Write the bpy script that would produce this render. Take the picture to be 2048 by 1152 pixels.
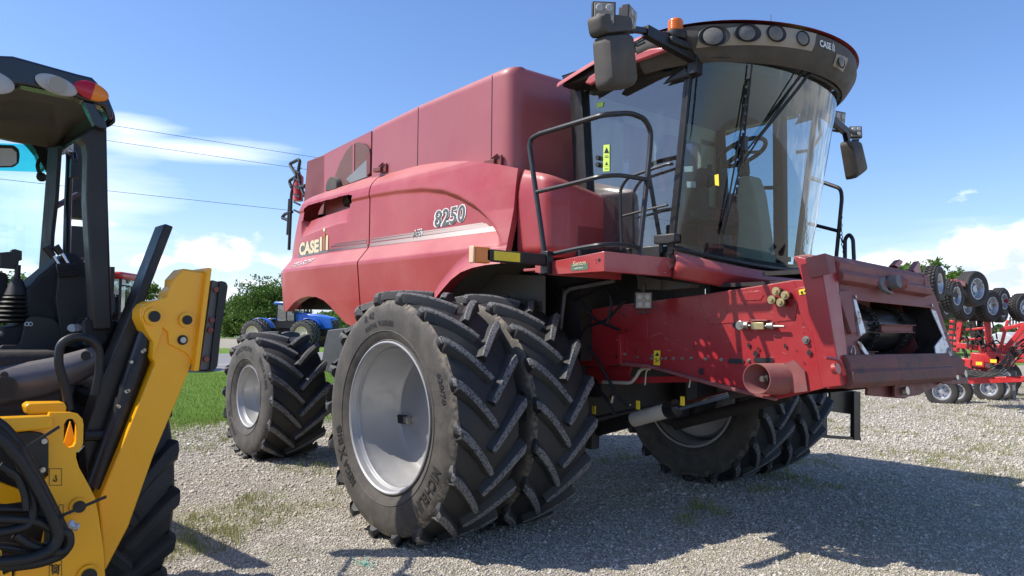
import bpy, bmesh, math, random
import numpy as np
from mathutils import Vector, Matrix, noise as mnoise
R = math.radians
for o in list(bpy.data.objects): bpy.data.objects.remove(o)
S = bpy.context.scene
COL = S.collection
random.seed(7)
# ------------------------------------------------------------------ camera
F_PX, PITCH, ROLL, YAW = 1550.0, 0.050, 0.010, R(49.27)
CAM = np.array([5.126, -5.713, 1.637])
_d = np.array([-math.sin(YAW)*math.cos(PITCH), math.cos(YAW)*math.cos(PITCH), math.sin(PITCH)])
_r = np.array([math.cos(YAW), math.sin(YAW), 0.0]); _u = np.cross(_r, _d)
_r, _u = math.cos(ROLL)*_r+math.sin(ROLL)*_u, -math.sin(ROLL)*_r+math.cos(ROLL)*_u
cd = bpy.data.cameras.new('camera'); cam = bpy.data.objects.new('camera', cd); COL.objects.link(cam)
cd.sensor_width = 36; cd.lens = F_PX/2048*36; cd.clip_start = 0.05; cd.clip_end = 3000
M4 = Matrix.Identity(4)
for i in range(3):
    M4[i][0] = _r[i]; M4[i][1] = _u[i]; M4[i][2] = -_d[i]; M4[i][3] = CAM[i]
cam.matrix_world = M4
S.camera = cam
def at(px, py, ax, val):
    """survey helper: where the sight line of a photo point meets the plane axis=val of the machine"""
    v = _d + _r*(px-1024)/F_PX - _u*(py-576)/F_PX
    return tuple(CAM + (val-CAM[ax])/v[ax]*v)
# ------------------------------------------------------------------ light
SHX, SHY = 0.55, 0.72                       # shadow shift per metre of height
sdir = Vector((SHX, SHY, -1)).normalized()
sl = bpy.data.lights.new('sun', 'SUN'); sun = bpy.data.objects.new('sun', sl); COL.objects.link(sun)
sl.energy = 4.9; sl.angle = R(0.53); sl.color = (1.0, 0.95, 0.87)
sun.rotation_euler = sdir.to_track_quat('-Z', 'Y').to_euler(); sun.location = (-8, -10, 14)
SUN_EL = math.asin(-sdir.z); SUN_AZ = math.atan2(-sdir.x, -sdir.y)
S.view_settings.view_transform = 'Standard'; S.view_settings.look = 'None'
S.view_settings.gamma = 1; S.view_settings.exposure = 0.26
S.render.resolution_x = 1024; S.render.resolution_y = 576
S.render.engine = 'CYCLES'
W = bpy.data.worlds.new('World'); S.world = W; W.use_nodes = True
def build_world():
    nt = W.node_tree; N = nt.nodes; L = nt.links; N.clear()
    def nd(t, **k):
        n = N.new(t)
        for a, b in k.items(): setattr(n, a, b)
        return n
    def mth(op, a, b=None, c=None, clamp=False):
        n = nd('ShaderNodeMath', operation=op); n.use_clamp = clamp
        for i, v in enumerate((a, b, c)):
            if v is None: continue
            if isinstance(v, (int, float)): n.inputs[i].default_value = v
            else: L.new(v, n.inputs[i])
        return n.outputs[0]
    sky = nd('ShaderNodeTexSky', sky_type='NISHITA'); sky.sun_disc = False
    sky.sun_elevation = SUN_EL; sky.sun_rotation = SUN_AZ; sky.air_density = 1.0; sky.dust_density = 0.6; sky.ozone_density = 2.2
    hs = nd('ShaderNodeHueSaturation'); hs.inputs['Saturation'].default_value = 1.1; hs.inputs['Value'].default_value = 1.0
    tn = nd('ShaderNodeMix', data_type='RGBA', blend_type='MULTIPLY'); tn.inputs[0].default_value = 1; tn.inputs[7].default_value = (.98, 1.0, 1.15, 1); L.new(sky.outputs[0], tn.inputs[6]); L.new(tn.outputs[2], hs.inputs['Color'])
    tc = nd('ShaderNodeTexCoord'); sx = nd('ShaderNodeSeparateXYZ'); L.new(tc.outputs['Generated'], sx.inputs[0])
    X, Y, Z = sx.outputs
    az = mth('ARCTAN2', X, Y); el = mth('ARCSINE', Z)
    cv = nd('ShaderNodeCombineXYZ'); L.new(az, cv.inputs[0]); L.new(mth('MULTIPLY', el, 1.7), cv.inputs[1])
    def noise(scale, detail, off=(0, 0, 0), rough=0.55):
        mp = nd('ShaderNodeMapping'); mp.inputs['Location'].default_value = off; L.new(cv.outputs[0], mp.inputs[0])
        n = nd('ShaderNodeTexNoise'); n.inputs['Scale'].default_value = scale; n.inputs['Detail'].default_value = detail
        n.inputs['Roughness'].default_value = rough; L.new(mp.outputs[0], n.inputs['Vector']); return n.outputs[0]
    nz = noise(13, 9); nz2 = noise(13, 5, (0.012, -0.035, 0)); wisp = nd('ShaderNodeTexNoise')
    mp = nd('ShaderNodeMapping'); mp.inputs['Scale'].default_value = (3.5, 16, 1); mp.inputs['Rotation'].default_value = (0, 0, -0.12)
    L.new(cv.outputs[0], mp.inputs[0]); L.new(mp.outputs[0], wisp.inputs['Vector']); wisp.inputs['Scale'].default_value = 1.6; wisp.inputs['Detail'].default_value = 8
    def azel(px, py):
        v = _d + _r*(px-1024)/F_PX - _u*(py-576)/F_PX; v = v/np.linalg.norm(v)
        return math.atan2(v[0], v[1]), math.asin(v[2])
    dens = None; base = None
    def blob(px, py, w, h, amp, src, soft, thr=0.0):
        a0, e0 = azel(px, py)
        dx = mth('DIVIDE', mth('SUBTRACT', az, a0), w/F_PX); dy = mth('DIVIDE', mth('SUBTRACT', el, e0), h/F_PX)
        m = mth('SUBTRACT', 1.0, mth('SQRT', mth('ADD', mth('MULTIPLY', dx, dx), mth('MULTIPLY', dy, dy))))
        q = mth('ADD', m, mth('MULTIPLY', mth('SUBTRACT', src, 0.5), amp))
        return mth('DIVIDE', mth('SUBTRACT', q, thr), soft, clamp=True)
    cum = [(450, 500, 125, 55, 2.4, nz, .35, .22), (300, 525, 75, 24, 2.6, nz, .4, .25), (500, 580, 120, 45, 2.6, nz, .5, .25), (180, 445, 60, 12, 2.6, nz, .9, .25),
           (2010, 585, 330, 120, 2.0, nz, .30, .03), (2080, 515, 190, 75, 1.8, nz, .3, .05), (1790, 590, 150, 45, 2.4, nz, .5, .22), (2400, 540, 300, 150, 2.4, nz, .4, .1),
           (-900, 500, 500, 160, 2.4, nz, .3, .1), (4600, 450, 700, 260, 2.2, nz, .35, .1), (5200, 400, 900, 300, 2.4, nz, .35, .1), (60, 560, 160, 60, 3.0, nz, .3, .3)]
    for c in cum:
        k = blob(*c); dens = k if dens is None else mth('MAXIMUM', dens, k)
    wsp = None
    for c in [(400, 298, 190, 30, 1.5, wisp.outputs[0], .7, .12), (255, 265, 120, 55, 1.6, wisp.outputs[0], .8, .1), (90, 400, 190, 120, 1.6, wisp.outputs[0], 1.1, -.1),
              (1960, 500, 300, 60, 2.0, wisp.outputs[0], 2.2, .1)]:
        k = blob(*c); wsp = k if wsp is None else mth('MAXIMUM', wsp, k)
    # lit tops and greyer bases of the cumulus: difference of the density field along height
    sh = mth('ADD', mth('MULTIPLY', mth('SUBTRACT', nz, nz2), 5.0), 0.58, clamp=True)
    cr = nd('ShaderNodeMix', data_type='RGBA'); cr.inputs[6].default_value = (4.7, 5.4, 6.6, 1); cr.inputs[7].default_value = (9.2, 9.3, 9.5, 1)
    L.new(sh, cr.inputs[0])
    hz = mth('MULTIPLY', mth('POWER', mth('SUBTRACT', 1.0, mth('ABSOLUTE', Z), clamp=True), 16.0), 0.40)
    m0 = nd('ShaderNodeMix', data_type='RGBA'); L.new(hz, m0.inputs[0]); L.new(hs.outputs[0], m0.inputs[6]); m0.inputs[7].default_value = (5.0, 6.3, 8.6, 1)
    m1 = nd('ShaderNodeMix', data_type='RGBA'); L.new(mth('MULTIPLY', wsp, 0.62), m1.inputs[0]); L.new(m0.outputs[2], m1.inputs[6]); m1.inputs[7].default_value = (8.0, 8.6, 9.6, 1)
    m2 = nd('ShaderNodeMix', data_type='RGBA'); L.new(mth('MULTIPLY', dens, 0.93), m2.inputs[0]); L.new(m1.outputs[2], m2.inputs[6]); L.new(cr.outputs[2], m2.inputs[7])
    bg = nd('ShaderNodeBackground'); bg.inputs[1].default_value = 0.146; L.new(m2.outputs[2], bg.inputs[0])
    out = nd('ShaderNodeOutputWorld'); L.new(bg.outputs[0], out.inputs[0])
build_world()
# ------------------------------------------------------------------ materials
MATS = {}
def pm(name, col, rough=0.6, metal=0.0, dust=None, bump=None, coat=0.0, var=0.12, vscale=3.0, spec=0.5, wear=None, sheen=0):
    """principled with noise tint; dust=(colour, amount, scale, up-bias); bump=(scale, strength); wear=(colour, amount, scale)"""
    m = bpy.data.materials.new(name); m.use_nodes = True; nt = m.node_tree; N = nt.nodes; L = nt.links
    b = N['Principled BSDF']; b.inputs['Roughness'].default_value = rough; b.inputs['Metallic'].default_value = metal
    b.inputs['Coat Weight'].default_value = coat; b.inputs['Coat Roughness'].default_value = 0.12; b.inputs['Specular IOR Level'].default_value = spec
    if sheen: b.inputs['Sheen Weight'].default_value = sheen
    tc = N.new('ShaderNodeTexCoord')
    def nz(s, det=5, r=0.6):
        n = N.new('ShaderNodeTexNoise'); n.inputs['Scale'].default_value = s; n.inputs['Detail'].default_value = det; n.inputs['Roughness'].default_value = r
        L.new(tc.outputs['Object'], n.inputs['Vector']); return n.outputs[0]
    def mr(src, a, c, x=0.0, y=1.0):
        n = N.new('ShaderNodeMapRange'); L.new(src, n.inputs[0]); n.inputs[1].default_value = a; n.inputs[2].default_value = c
        n.inputs[3].default_value = x; n.inputs[4].default_value = y; return n.outputs[0]
    def mix(f, a, c):
        n = N.new('ShaderNodeMix'); n.data_type = 'RGBA'
        if isinstance(f, float): n.inputs[0].default_value = f
        else: L.new(f, n.inputs[0])
        for i, v in ((6, a), (7, c)):
            if isinstance(v, tuple): n.inputs[i].default_value = (*v, 1)
            else: L.new(v, n.inputs[i])
        return n.outputs[2]
    c = mix(mr(nz(vscale), .3, .7), tuple(x*(1-var) for x in col), tuple(min(1, x*(1+var)) for x in col))
    ro = mr(nz(vscale*4), .3, .7, max(0.02, rough-.07), min(1, rough+.08))
    if wear:
        wc, wa, ws = wear; f = mr(nz(ws, 8, .7), 1-wa-.04, 1-wa+.02); c = mix(f, c, wc)
    if dust:
        dc, da, ds, up = dust
        f = mr(nz(ds, 6, .65), .25, .8, (.6*da if (da > .3 and ds < 1.5) else 0), da)
        if up:
            g = N.new('ShaderNodeNewGeometry'); s = N.new('ShaderNodeSeparateXYZ'); L.new(g.outputs['Normal'], s.inputs[0])
            u = mr(s.outputs[2], .2, 1.0, 0, up); a = N.new('ShaderNodeMath'); a.operation = 'ADD'; a.use_clamp = True
            L.new(f, a.inputs[0]); L.new(u, a.inputs[1]); f = a.outputs[0]
        c = mix(f, c, dc)
        n = N.new('ShaderNodeMix'); L.new(f, n.inputs[0]); L.new(ro, n.inputs[2]); n.inputs[3].default_value = 0.85; ro = n.outputs[0]
    L.new(c, b.inputs['Base Color']); L.new(ro, b.inputs['Roughness'])
    if bump:
        bn = N.new('ShaderNodeBump'); bn.inputs['Strength'].default_value = bump[1]; bn.inputs['Distance'].default_value = 0.01
        L.new(nz(bump[0], 6, .6), bn.inputs['Height']); L.new(bn.outputs[0], b.inputs['Normal'])
    MATS[name] = m; return m
DUST = (.42, .33, .25)
pm('red_body', (.36, .011, .017), .33, dust=((.62, .31, .26), .29, 1.3, .40), coat=.3, var=.05, vscale=1.2)  # dust tint raised on up-facing skin, also paints in the crease highlights
pm('red_tank', (.28, .011, .020), .30, dust=((.58, .31, .28), .32, 1.1, .30), coat=.3, var=.06, vscale=1.0)
pm('red_frame', (.33, .008, .014), .36, dust=((.40, .25, .2), .12, 2.5, .35), coat=.2, var=.08, wear=((.22, .08, .06), .30, 14))
pm('red_worn', (.22, .035, .036), .52, dust=((.30, .19, .16), .5, 3.0, .3), var=.2, wear=((.12, .07, .06), .38, 16))
pm('red_grime', (.17, .038, .034), .6, dust=((.16, .10, .08), .8, 4.0, .2), var=.3, wear=((.05, .035, .03), .42, 9))
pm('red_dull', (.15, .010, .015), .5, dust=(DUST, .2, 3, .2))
pm('implement_red', (.55, .015, .02), .35, coat=.2, dust=(DUST, .1, 3, .1))
pm('blue_paint', (.02, .13, .52), .35, coat=.3)
pm('yellow_paint', (.98, .44, .0), .32, coat=.25, var=.02, dust=((.60, .34, .06), .06, 4, .06))
pm('black_paint', (.008, .008, .009), .36, dust=(DUST, .05, 5, .06), spec=.4)
pm('black_plastic', (.008, .008, .009), .5, dust=(DUST, .05, 6, .06), bump=(300, .12))
pm('dusty_plastic', (.040, .037, .032), .62, dust=((.20, .165, .13), .42, 4, .25), bump=(200, .1))
pm('led_glass', (.42, .41, .39), .3, coat=.3, bump=(200, .6))
pm('arch_liner', (.15, .14, .12), .8, dust=((.26, .21, .16), .4, 4, .2))
pm('dark_machinery', (.012, .011, .011), .7, dust=((.12, .09, .07), .25, 6, .15), bump=(30, .4))
pm('drum_steel', (.035, .035, .037), .32, metal=.6, dust=(DUST, .12, 8, .1))
pm('dark_blue_grey', (.030, .038, .045), .5, dust=(DUST, .12, 8, .15))
pm('grey_cast', (.10, .105, .11), .5, dust=(DUST, .2, 8, .3))
pm('rail_metal', (.030, .030, .032), .42, metal=.3, wear=((.22, .19, .16), .33, 11))
pm('rubber', (.014, .014, .0145), .55, dust=((.075, .07, .062), .40, 6, .08), bump=(60, .25))
pm('rubber_lug_top', (.045, .044, .043), .8, wear=((.20, .195, .188), .52, 60), bump=(160, .8), var=.3)
pm('rubber_side', (.036, .033, .030), .68, dust=((.15, .13, .105), .75, 7, .0), bump=(80, .25))
def shoulder_dirt(m):
    N = m.node_tree.nodes; L = m.node_tree.links; b = N['Principled BSDF']; src = b.inputs['Base Color'].links[0].from_socket
    tc = N.new('ShaderNodeTexCoord'); sp = N.new('ShaderNodeSeparateXYZ'); L.new(tc.outputs['Object'], sp.inputs[0]); v = N.new('ShaderNodeVectorMath'); v.operation = 'LENGTH'
    cb = N.new('ShaderNodeCombineXYZ'); L.new(sp.outputs[0], cb.inputs[0]); L.new(sp.outputs[2], cb.inputs[1]); L.new(cb.outputs[0], v.inputs[0])
    nz = N.new('ShaderNodeTexNoise'); nz.inputs['Scale'].default_value = 9; nz.inputs['Detail'].default_value = 8; L.new(tc.outputs['Object'], nz.inputs['Vector'])
    a = N.new('ShaderNodeMath'); a.operation = 'MULTIPLY_ADD'; L.new(nz.outputs[0], a.inputs[0]); a.inputs[1].default_value = .16; L.new(v.outputs['Value'], a.inputs[2])
    r = N.new('ShaderNodeMapRange'); L.new(a.outputs[0], r.inputs[0]); r.inputs[1].default_value = .915; r.inputs[2].default_value = .965
    n2 = N.new('ShaderNodeTexNoise'); n2.inputs['Scale'].default_value = 28; n2.inputs['Detail'].default_value = 8; L.new(tc.outputs['Object'], n2.inputs['Vector'])
    r2 = N.new('ShaderNodeMapRange'); L.new(n2.outputs[0], r2.inputs[0]); r2.inputs[1].default_value = .38; r2.inputs[2].default_value = .6; r2.inputs[4].default_value = .62
    k = N.new('ShaderNodeMath'); k.operation = 'MULTIPLY'; L.new(r.outputs[0], k.inputs[0]); L.new(r2.outputs[0], k.inputs[1])
    mx = N.new('ShaderNodeMix'); mx.data_type = 'RGBA'; L.new(k.outputs[0], mx.inputs[0]); L.new(src, mx.inputs[6]); mx.inputs[7].default_value = (.28, .225, .16, 1); L.new(mx.outputs[2], b.inputs['Base Color'])
shoulder_dirt(MATS['rubber_side'])
pm('rubber_letter', (.020, .019, .018), .6)
pm('rim_silver', (.44, .44, .44), .40, metal=.45, dust=((.36, .34, .30), .35, 4, .12), var=.06)
pm('cream_rim', (.72, .64, .42), .5)
pm('chrome', (.75, .77, .80), .12, metal=1.0)
pm('steel', (.42, .40, .36), .35, metal=.9, wear=((.25, .16, .08), .38, 30))
pm('brass', (.55, .45, .22), .35, metal=.8, dust=(DUST, .3, 20, 0))
pm('galvanised', (.55, .57, .60), .42, metal=.6, wear=((.30, .22, .16), .42, 12))
pm('beige_decal', (.50, .45, .36), .6)
pm('interior_beige', (.34, .34, .25), .7)
pm('interior_dark', (.014, .014, .015), .75)
pm('headliner', (.07, .066, .055), .85, bump=(200, .2))
pm('seat_red', (.12, .015, .02), .8)
pm('grey_panel', (.085, .085, .10), .42, dust=(DUST, .08, 6, .1))
pm('bark', (.10, .075, .055), .9, bump=(12, .8))
pm('screen_mesh', (.16, .075, .065), .7, bump=(400, .5))
pm('grey_hood', (.20, .21, .21), .5)
pm('white_letter', (.82, .80, .76), .5); pm('gold_letter', (.72, .60, .38), .5); pm('black_letter', (.018, .018, .018), .45)
pm('grey_letter', (.12, .125, .11), .5); pm('rust_letter', (.45, .14, .05), .5)
pm('sticker_yellow', (.85, .62, .03), .5); pm('sticker_lime', (.55, .80, .10), .5); pm('sticker_green', (.10, .16, .10), .5); pm('teal_paint', (.10, .35, .28), .8)
pm('tank_grey', (.48, .50, .50), .5); pm('white_plastic', (.75, .75, .75), .45)
pm('hose_black', (.007, .007, .008), .5)
def plain(name, col, rough, trans=0, metal=0, ior=1.45):
    m = bpy.data.materials.new(name); m.use_nodes = True; b = m.node_tree.nodes['Principled BSDF']
    b.inputs['Base Color'].default_value = (*col, 1); b.inputs['Roughness'].default_value = rough; b.inputs['Metallic'].default_value = metal
    b.inputs['Transmission Weight'].default_value = trans; b.inputs['IOR'].default_value = ior; MATS[name] = m
plain('mirror_glass', (.75, .77, .8), .03, metal=1.0)
plain('lens_red', (.45, .01, .03), .15); plain('lens_amber', (.80, .22, .02), .18)
plain('lens_orange_dome', (.75, .16, .02), .2)
def glass(name, tint, rough=0.0, refl=1.0, dirt=0.03, dcol=(.45, .42, .36), ior=1.52):
    m = bpy.data.materials.new(name); m.use_nodes = True; N = m.node_tree.nodes; L = m.node_tree.links; N.clear()
    tr = N.new('ShaderNodeBsdfTransparent'); tr.inputs[0].default_value = (*tint, 1)
    gl = N.new('ShaderNodeBsdfGlossy'); gl.inputs['Roughness'].default_value = rough; gl.inputs[0].default_value = (refl, refl, refl, 1)
    fr = N.new('ShaderNodeFresnel'); gg = N.new('ShaderNodeNewGeometry'); ir = N.new('ShaderNodeMapRange'); L.new(gg.outputs['Backfacing'], ir.inputs[0]); ir.inputs[3].default_value = ior; ir.inputs[4].default_value = 1/ior; L.new(ir.outputs[0], fr.inputs[0])
    mx = N.new('ShaderNodeMixShader'); L.new(fr.outputs[0], mx.inputs[0]); L.new(tr.outputs[0], mx.inputs[1]); L.new(gl.outputs[0], mx.inputs[2])
    df = N.new('ShaderNodeBsdfDiffuse'); df.inputs[0].default_value = (*dcol, 1)
    tc = N.new('ShaderNodeTexCoord'); nz = N.new('ShaderNodeTexNoise'); nz.inputs['Scale'].default_value = 4; nz.inputs['Detail'].default_value = 9
    mp = N.new('ShaderNodeMapping'); mp.inputs['Scale'].default_value = (3, 3, .7); L.new(tc.outputs['Object'], mp.inputs[0]); L.new(mp.outputs[0], nz.inputs['Vector'])
    rm = N.new('ShaderNodeMapRange'); L.new(nz.outputs[0], rm.inputs[0]); rm.inputs[1].default_value = .35; rm.inputs[2].default_value = .8; rm.inputs[4].default_value = dirt*3; rm.inputs[3].default_value = dirt*.3
    m2 = N.new('ShaderNodeMixShader'); L.new(rm.outputs[0], m2.inputs[0]); L.new(mx.outputs[0], m2.inputs[1]); L.new(df.outputs[0], m2.inputs[2])
    o = N.new('ShaderNodeOutputMaterial'); L.new(m2.outputs[0], o.inputs[0]); MATS[name] = m
glass('cab_glass', (.60, .74, .76), 0, 1.0, .008, (.40, .38, .33), 1.7)
glass('side_glass', (.56, .68, .72), 0, 1.0, .022, (.4, .42, .42), 2.2)
glass('clear_glass', (.80, .90, .88), 0, 1.0, .012)
glass('tint_strip', (.08, .72, .76), 0, 1.0, .01)
glass('lamp_lens', (.85, .85, .85), .1, 1.0, .12, (.6, .6, .58))
def lampmat():
    m = bpy.data.materials.new('lamp_reflector'); m.use_nodes = True; N = m.node_tree.nodes; L = m.node_tree.links
    b = N['Principled BSDF']; b.inputs['Metallic'].default_value = .7; b.inputs['Roughness'].default_value = .3
    tc = N.new('ShaderNodeTexCoord'); w = N.new('ShaderNodeTexWave'); w.inputs['Scale'].default_value = 40; w.inputs['Distortion'].default_value = .5; L.new(tc.outputs['Object'], w.inputs['Vector'])
    r = N.new('ShaderNodeMapRange'); L.new(w.outputs[0], r.inputs[0]); r.inputs[3].default_value = .22; r.inputs[4].default_value = .62
    L.new(r.outputs[0], b.inputs['Base Color']); MATS['lamp_reflector'] = m
lampmat()
# ------------------------------------------------------------------ mesh helpers
def basis(d):
    d = Vector(d).normalized(); a = Vector((0, 0, 1)) if abs(d.z) < .9 else Vector((1, 0, 0))
    s = d.cross(a).normalized(); return s, d.cross(s).normalized()
class MB:
    def __init__(self): self.v = []; self.f = []; self.m = []
    def add(self, vs, fs, mi=0):
        n = len(self.v); self.v += [tuple(x) for x in vs]; self.f += [tuple(i+n for i in f) for f in fs]; self.m += [mi]*len(fs); return self
    def box(self, c, s, rot=None, mi=0):
        hx, hy, hz = s[0]/2, s[1]/2, s[2]/2
        vs = [Vector((x*hx, y*hy, z*hz)) for x in (-1, 1) for y in (-1, 1) for z in (-1, 1)]
        if rot is not None:
            q = rot if isinstance(rot, Matrix) else Matrix.Rotation(rot[0], 3, 'X') if False else (Matrix.Rotation(rot[2], 3, 'Z') @ Matrix.Rotation(rot[1], 3, 'Y') @ Matrix.Rotation(rot[0], 3, 'X'))
            vs = [q @ v for v in vs]
        c = Vector(c)
        return self.add([v+c for v in vs], [(0, 1, 3, 2), (4, 6, 7, 5), (0, 4, 5, 1), (2, 3, 7, 6), (0, 2, 6, 4), (1, 5, 7, 3)], mi)
    def box2(self, a, b, mi=0):
        return self.box([(a[i]+b[i])/2 for i in range(3)], [abs(a[i]-b[i]) for i in range(3)], None, mi)
    def beam(self, p, q, w, h, up=(0, 0, 1), mi=0):
        p = Vector(p); q = Vector(q); d = (q-p); L = d.length; d.normalize()
        s = d.cross(Vector(up)).normalized(); u = s.cross(d)
        m = Matrix((d, s, u)).transposed()
        return self.box((p+q)/2, (L, w, h), m, mi)
    def cyl(self, p, q, r, r2=None, n=16, cap=True, mi=0):
        p = Vector(p); q = Vector(q); r2 = r if r2 is None else r2; s, t = basis(q-p); vs = []
        for c, rr in ((p, r), (q, r2)):
            for i in range(n):
                a = 2*math.pi*i/n; vs.append(c+s*rr*math.cos(a)+t*rr*math.sin(a))
        fs = [(i, (i+1) % n, n+(i+1) % n, n+i) for i in range(n)]
        if cap: fs += [tuple(range(n-1, -1, -1)), tuple(range(n, 2*n))]
        return self.add(vs, fs, mi)
    def tube(self, pts, r, n=8, mi=0, closed=False, rad=None):
        pts = [Vector(p) for p in pts]; k = len(pts); vs = []; fs = []
        s = None
        for i, p in enumerate(pts):
            a = pts[i-1] if (i > 0 or closed) else p; b = pts[(i+1) % k] if (i < k-1 or closed) else p
            d = (b-a).normalized()
            if s is None: s, _ = basis(d)
            s = (s - d*s.dot(d)).normalized(); t = d.cross(s); rr = rad[i] if rad else r
            vs += [p+s*rr*math.cos(2*math.pi*j/n)+t*rr*math.sin(2*math.pi*j/n) for j in range(n)]
        for i in range(k if closed else k-1):
            for j in range(n):
                a = i*n; b = ((i+1) % k)*n; fs.append((a+j, a+(j+1) % n, b+(j+1) % n, b+j))
        if not closed: fs += [tuple(range(n-1, -1, -1)), tuple((k-1)*n+j for j in range(n))]
        return self.add(vs, fs, mi)
    def lathe(self, prof, n=48, axis='y', mi=0, c=(0, 0, 0), a0=0, a1=2*math.pi):
        """prof: (radius, along); axis y: along is -y"""
        vs = []; full = abs(a1-a0-2*math.pi) < 1e-6; m = n if full else n+1
        for r, l in prof:
            for i in range(m):
                a = a0+(a1-a0)*i/n
                if axis == 'y': p = (r*math.cos(a), -l, r*math.sin(a))
                elif axis == 'x': p = (l, r*math.cos(a), r*math.sin(a))
                else: p = (r*math.cos(a), r*math.sin(a), l)
                vs.append((p[0]+c[0], p[1]+c[1], p[2]+c[2]))
        fs = []
        for k in range(len(prof)-1):
            for i in range(n):
                j = (i+1) % m; fs.append((k*m+i, k*m+j, (k+1)*m+j, (k+1)*m+i))
        return self.add(vs, fs, mi)
    def poly(self, pts, off, mi=0):
        """closed prism from polygon pts and offset vector"""
        n = len(pts); o = Vector(off); a = [Vector(p) for p in pts]
        return self.add(a+[p+o for p in a], [tuple(range(n)), tuple(range(2*n-1, n-1, -1))]+[(i, i+n, (i+1) % n+n, (i+1) % n) for i in range(n)], mi)
    def tr(self, pxs, ax, val, th, mi=0):
        """prism traced on plane axis=val with thickness th along that axis"""
        o = [0, 0, 0]; o[ax] = th
        return self.poly([at(x, y, ax, val) for x, y in pxs], o, mi)
    def grid(self, fn, nu, nv, mi=0, skip=None):
        vs = [fn(i/nu, j/nv) for i in range(nu+1) for j in range(nv+1)]
        fs = [(i*(nv+1)+j, (i+1)*(nv+1)+j, (i+1)*(nv+1)+j+1, i*(nv+1)+j+1) for i in range(nu) for j in range(nv) if not (skip and skip((i+.5)/nu, (j+.5)/nv))]
        return self.add(vs, fs, mi)
    def ball(self, c, r, n=12, mi=0):
        r = (r, r, r) if isinstance(r, (int, float)) else r
        return self.add([(c[0]+r[0]*math.sin(a)*math.cos(b), c[1]+r[1]*math.sin(a)*math.sin(b), c[2]+r[2]*math.cos(a)) for a in [math.pi*i/n for i in range(n+1)] for b in [2*math.pi*j/(2*n) for j in range(2*n)]],
                        [(i*2*n+j, (i+1)*2*n+j, (i+1)*2*n+(j+1) % (2*n), i*2*n+(j+1) % (2*n)) for i in range(n) for j in range(2*n)], mi)
def round_poly(pts, r, n=5):
    """round the corners of a 3-D or 2-D polygon/path (closed)"""
    out = []; k = len(pts); P = [Vector(p) for p in pts]
    for i in range(k):
        a, b, c = P[i-1], P[i], P[(i+1) % k]
        da = (a-b); dc = (c-b); q = min(r, da.length*.45, dc.length*.45); s = b+da.normalized()*q; e = b+dc.normalized()*q
        for j in range(n+1):
            t = j/n; out.append((s*(1-t)**2+b*2*t*(1-t)+e*t*t))
    return out
def round_path(pts, r, n=5):
    P = [Vector(p) for p in pts]; out = [P[0]]
    for i in range(1, len(P)-1):
        a, b, c = P[i-1], P[i], P[i+1]; da = a-b; dc = c-b; q = min(r, da.length*.45, dc.length*.45); s = b+da.normalized()*q; e = b+dc.normalized()*q
        for j in range(n+1):
            t = j/n; out.append(s*(1-t)**2+b*2*t*(1-t)+e*t*t)
    return out+[P[-1]]
ORG = {}
def mk(name, b, mats, parent=None, bevel=0, smooth=35, solid=0, org=None):
    me = b if isinstance(b, bpy.types.Mesh) else None
    if me is None:
        me = bpy.data.meshes.new(name); o3 = Vector(org if org is not None else (ORG.get(parent.name, (0, 0, 0)) if parent else (0, 0, 0)))
        me.from_pydata([tuple(Vector(v)-o3) for v in b.v], [], b.f)
        for x in ([mats] if isinstance(mats, str) else mats): me.materials.append(MATS[x])
        me.polygons.foreach_set('material_index', b.m); me.validate(); me.update()
        bm = bmesh.new(); bm.from_mesh(me); bmesh.ops.recalc_face_normals(bm, faces=bm.faces); bm.to_mesh(me); bm.free()
        if smooth:
            me.polygons.foreach_set('use_smooth', [True]*len(me.polygons)); me.set_sharp_from_angle(angle=R(smooth))
    o = bpy.data.objects.new(name, me); COL.objects.link(o)
    if parent:
        o.parent = parent; ORG[o.name] = ORG.get(parent.name, (0, 0, 0))
    if solid:
        s = o.modifiers.new('solid', 'SOLIDIFY'); s.thickness = solid; s.offset = 0
    if bevel:
        s = o.modifiers.new('bevel', 'BEVEL'); s.width = bevel; s.segments = 2; s.limit_method = 'ANGLE'; s.angle_limit = R(40)
    return o
def thing(name, label, cat, loc=(0, 0, 0), group=None, rotz=0):
    o = bpy.data.objects.new(name, None); COL.objects.link(o); o.location = loc; o.rotation_euler = (0, 0, rotz); o.empty_display_size = .3
    ORG[o.name] = tuple(loc) if rotz == 0 else (0, 0, 0); return tag(o, label, cat, group)
def tag(o, label, cat, group=None):
    o['label'] = label; o['category'] = cat
    if group: o['group'] = group
    return o
def copy_tree(o, parent=None):
    c = o.copy(); COL.objects.link(c); c.parent = parent; ORG[c.name] = ORG.get(o.name, (0, 0, 0))
    for ch in list(o.children): copy_tree(ch, c)
    return c
_tc = {}
def text_geo(s, size=1.0, shear=0.0, bold=0.0, space=1.0, extrude=0.0):
    """letters as 2-D faces: verts (x, y), faces"""
    k = (s, size, shear, bold, space, extrude)
    if k in _tc: return _tc[k]
    cu = bpy.data.curves.new('t', 'FONT'); cu.body = s; cu.size = size; cu.shear = shear; cu.offset = bold; cu.space_character = space; cu.resolution_u = 3; cu.extrude = extrude
    ob = bpy.data.objects.new('t', cu); COL.objects.link(ob)
    dg = bpy.context.evaluated_depsgraph_get(); dg.update(); me = bpy.data.meshes.new_from_object(ob.evaluated_get(dg))
    vs = [tuple(v.co) for v in me.vertices]; fs = [tuple(p.vertices) for p in me.polygons]
    bpy.data.objects.remove(ob); bpy.data.curves.remove(cu); bpy.data.meshes.remove(me)
    _tc[k] = (vs, fs); return vs, fs
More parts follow.
